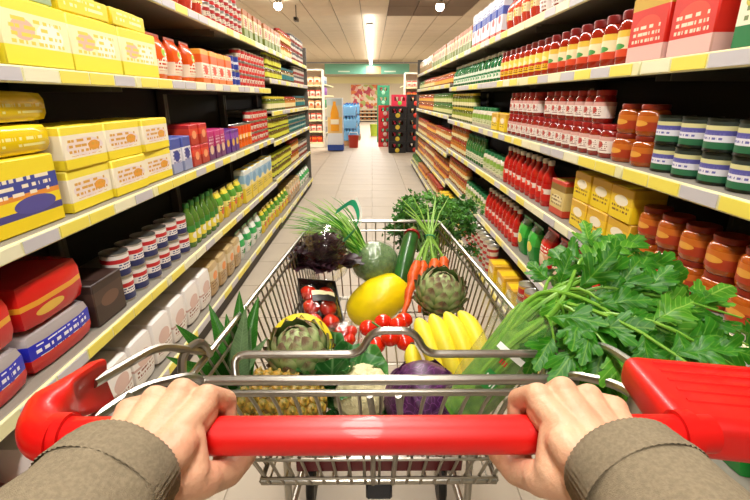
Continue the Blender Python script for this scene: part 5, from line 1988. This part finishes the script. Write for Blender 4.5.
def hand(side):
    """side -1 left hand, +1 right hand; built for the left and mirrored"""
    mb = MB()

    def V(x, y, z):
        return Vector((-side * 0 + (x if side < 0 else -x), y, z))
    # knuckles (x, y, z), index .. little
    K = [(-.145, HY + .009, HZ + .034), (-.167, HY + .012, HZ + .038), (-.189, HY + .008, HZ + .034), (-.209, HY + .000, HZ + .028)]
    W = (-.180, HY - .082, HZ + .030)           # wrist
    rad = [.0112, .0115, .0108, .0098]
    reach = [1.0, 1.05, 1.0, .88]
    for i, (kx, ky, kz) in enumerate(K):
        r = rad[i]
        s = reach[i]
        tw = (.006, .002, -.001, -.004)[i]
        pip = (kx + tw, HY + .036 * s, HZ + .009)
        dip = (kx + tw * 1.4, HY + .026 * s, HZ - .021)
        tip = (kx + tw * 1.5, HY + .002, HZ - .0285)
        capsule(mb, V(kx, ky, kz), V(*pip), r * 1.0, r * .96)
        capsule(mb, V(*pip), V(*dip), r * .95, r * .86)
        capsule(mb, V(*dip), V(*tip), r * .86, r * .74)
        # knuckle head and metacarpal
        mb.ico(V(kx, ky - .001, kz - .0005), r * 1.06, 2)
        wx = W[0] + (kx - (-.175)) * .42
        capsule(mb, V(kx, ky - .003, kz - .004), V(wx, W[1] + .012, W[2] - .006), r * 1.05, .0155)
        capsule(mb, V(kx, ky - .006, kz - .013), V(wx, W[1] + .012, W[2] - .016), r * 1.0, .014)
    # webs between the metacarpals
    for i in range(3):
        a, b = Vector(K[i]), Vector(K[i + 1])
        m_ = (a + b) / 2
        capsule(mb, V(m_.x, m_.y - .016, m_.z - .010), V(W[0] + (m_.x + .175) * .42, W[1] + .012, W[2] - .008), .0115, .0165)
    # thumb: leaves the side of the palm near the wrist, closes under the bar
    cmc = (-.162, HY - .066, HZ + .012)
    mcp = (-.137, HY - .034, HZ - .014)
    ip = (-.126, HY - .010, HZ - .0315)
    tp = (-.117, HY + .016, HZ - .036)
    capsule(mb, V(*cmc), V(*mcp), .0185, .0150)
    capsule(mb, V(*mcp), V(*ip), .0140, .0118)
    capsule(mb, V(*ip), V(*tp), .0118, .0092)
    # first web between thumb and index
    capsule(mb, V(-.148, HY - .024, HZ + .020), V(-.143, HY - .042, HZ + .0), .0125, .0150)
    capsule(mb, V(-.150, HY - .040, HZ + .025), V(-.158, HY - .062, HZ + .02), .0150, .0165)
    # heel of the hand on the little-finger side
    capsule(mb, V(-.200, HY - .030, HZ + .018), V(-.188, HY - .072, HZ + .022), .0150, .0175)
    # wrist into forearm
    capsule(mb, V(W[0], W[1], W[2] - .010), V(-.202, HY - .18, HZ + .020), .024, .026)
    capsule(mb, V(W[0] + .009, W[1], W[2] - .010), V(-.194, HY - .18, HZ + .020), .022, .025)
    capsule(mb, V(W[0] - .009, W[1], W[2] - .010), V(-.210, HY - .18, HZ + .020), .022, .025)
    me = mb.mesh('hand_raw', m_skin)
    tmp = obj('hand_raw', me)
    rm = tmp.modifiers.new('remesh', 'REMESH')
    rm.mode = 'VOXEL'
    rm.voxel_size = .0019
    rm.use_smooth_shade = True
    sm = tmp.modifiers.new('smooth', 'SMOOTH')
    sm.factor = .5
    sm.iterations = 7
    dg = bpy.context.evaluated_depsgraph_get()
    dg.update()
    ev = bpy.data.meshes.new_from_object(tmp.evaluated_get(dg))
    bpy.data.objects.remove(tmp)
    ev.materials.clear()
    ev.materials.append(m_skin)
    ev.polygons.foreach_set('use_smooth', [True] * len(ev.polygons))
    h = obj('hand', ev, per, Vector((CX * 0, 0, 0)) - per.location)
    h['label'] = ('left' if side < 0 else 'right') + ' hand closed around the red bar'
    # sleeve: swept tube from the cuff to the elbow and a little beyond
    def sweep(pts, rads, n, wob, nm, mat, par_, rib=0):
        path = [V(*p) - per.location for p in pts]
        vs, fs = [], []
        for i, p in enumerate(path):
            t_ = (path[min(i + 1, len(path) - 1)] - path[max(i - 1, 0)]).normalized()
            u = t_.cross(Vector((0, 0, 1))).normalized()
            w_ = u.cross(t_)
            for k in range(n):
                a = 2 * math.pi * k / n
                rr = rads[i] * (1 + wob * noise.noise(Vector((math.cos(a) * 2, math.sin(a) * 2, i * .45 + side))) + (rib * (k % 2)))
                vs.append(p + (u * math.cos(a) * 1.06 + w_ * math.sin(a) * .92) * rr)
        for i in range(len(path) - 1):
            for k in range(n):
                k2 = (k + 1) % n
                fs.append((i * n + k, i * n + k2, (i + 1) * n + k2, (i + 1) * n + k))
        return MB().add(vs, fs).build(nm, mat, par_, angle=80)
    ctl = [(-.183, HY - .056, HZ + .024), (-.188, HY - .088, HZ + .025), (-.195, HY - .130, HZ + .024), (-.204, HY - .20, HZ + .018), (-.216, HY - .30, HZ + .006), (-.232, HY - .42, HZ + .0), (-.235, HY - .50, HZ + .03)]
    pts, rads = [], []
    rr_ = [.0425, .0445, .047, .050, .055, .060, .062]
    for i in range(len(ctl) - 1):
        for q in range(5):
            t_ = q / 5
            pts.append(tuple(Vector(ctl[i]).lerp(Vector(ctl[i + 1]), t_)))
            rads.append(lerp(rr_[i], rr_[i + 1], t_))
    pts.append(ctl[-1])
    rads.append(rr_[-1])
    slv_ = sweep(pts[4:], rads[4:], 40, .05, 'sleeve', m_knit, per)
    cuff_pts = [tuple(Vector(ctl[0]).lerp(Vector(ctl[1]), k / 8)) for k in range(9)]
    cuff_pts = [tuple(Vector(ctl[0]) + (Vector(ctl[0]) - Vector(ctl[1])).normalized() * -.003)] + cuff_pts
    sweep(cuff_pts, [.036, .0405] + [.0425 + .0004 * k for k in range(8)], 120, .02, 'cuff', m_knit, slv_, rib=.028)
    return h


for s in (-1, 1):
    hand(s)

print('COUNTS', COUNT, 'objects', len(bpy.data.objects))
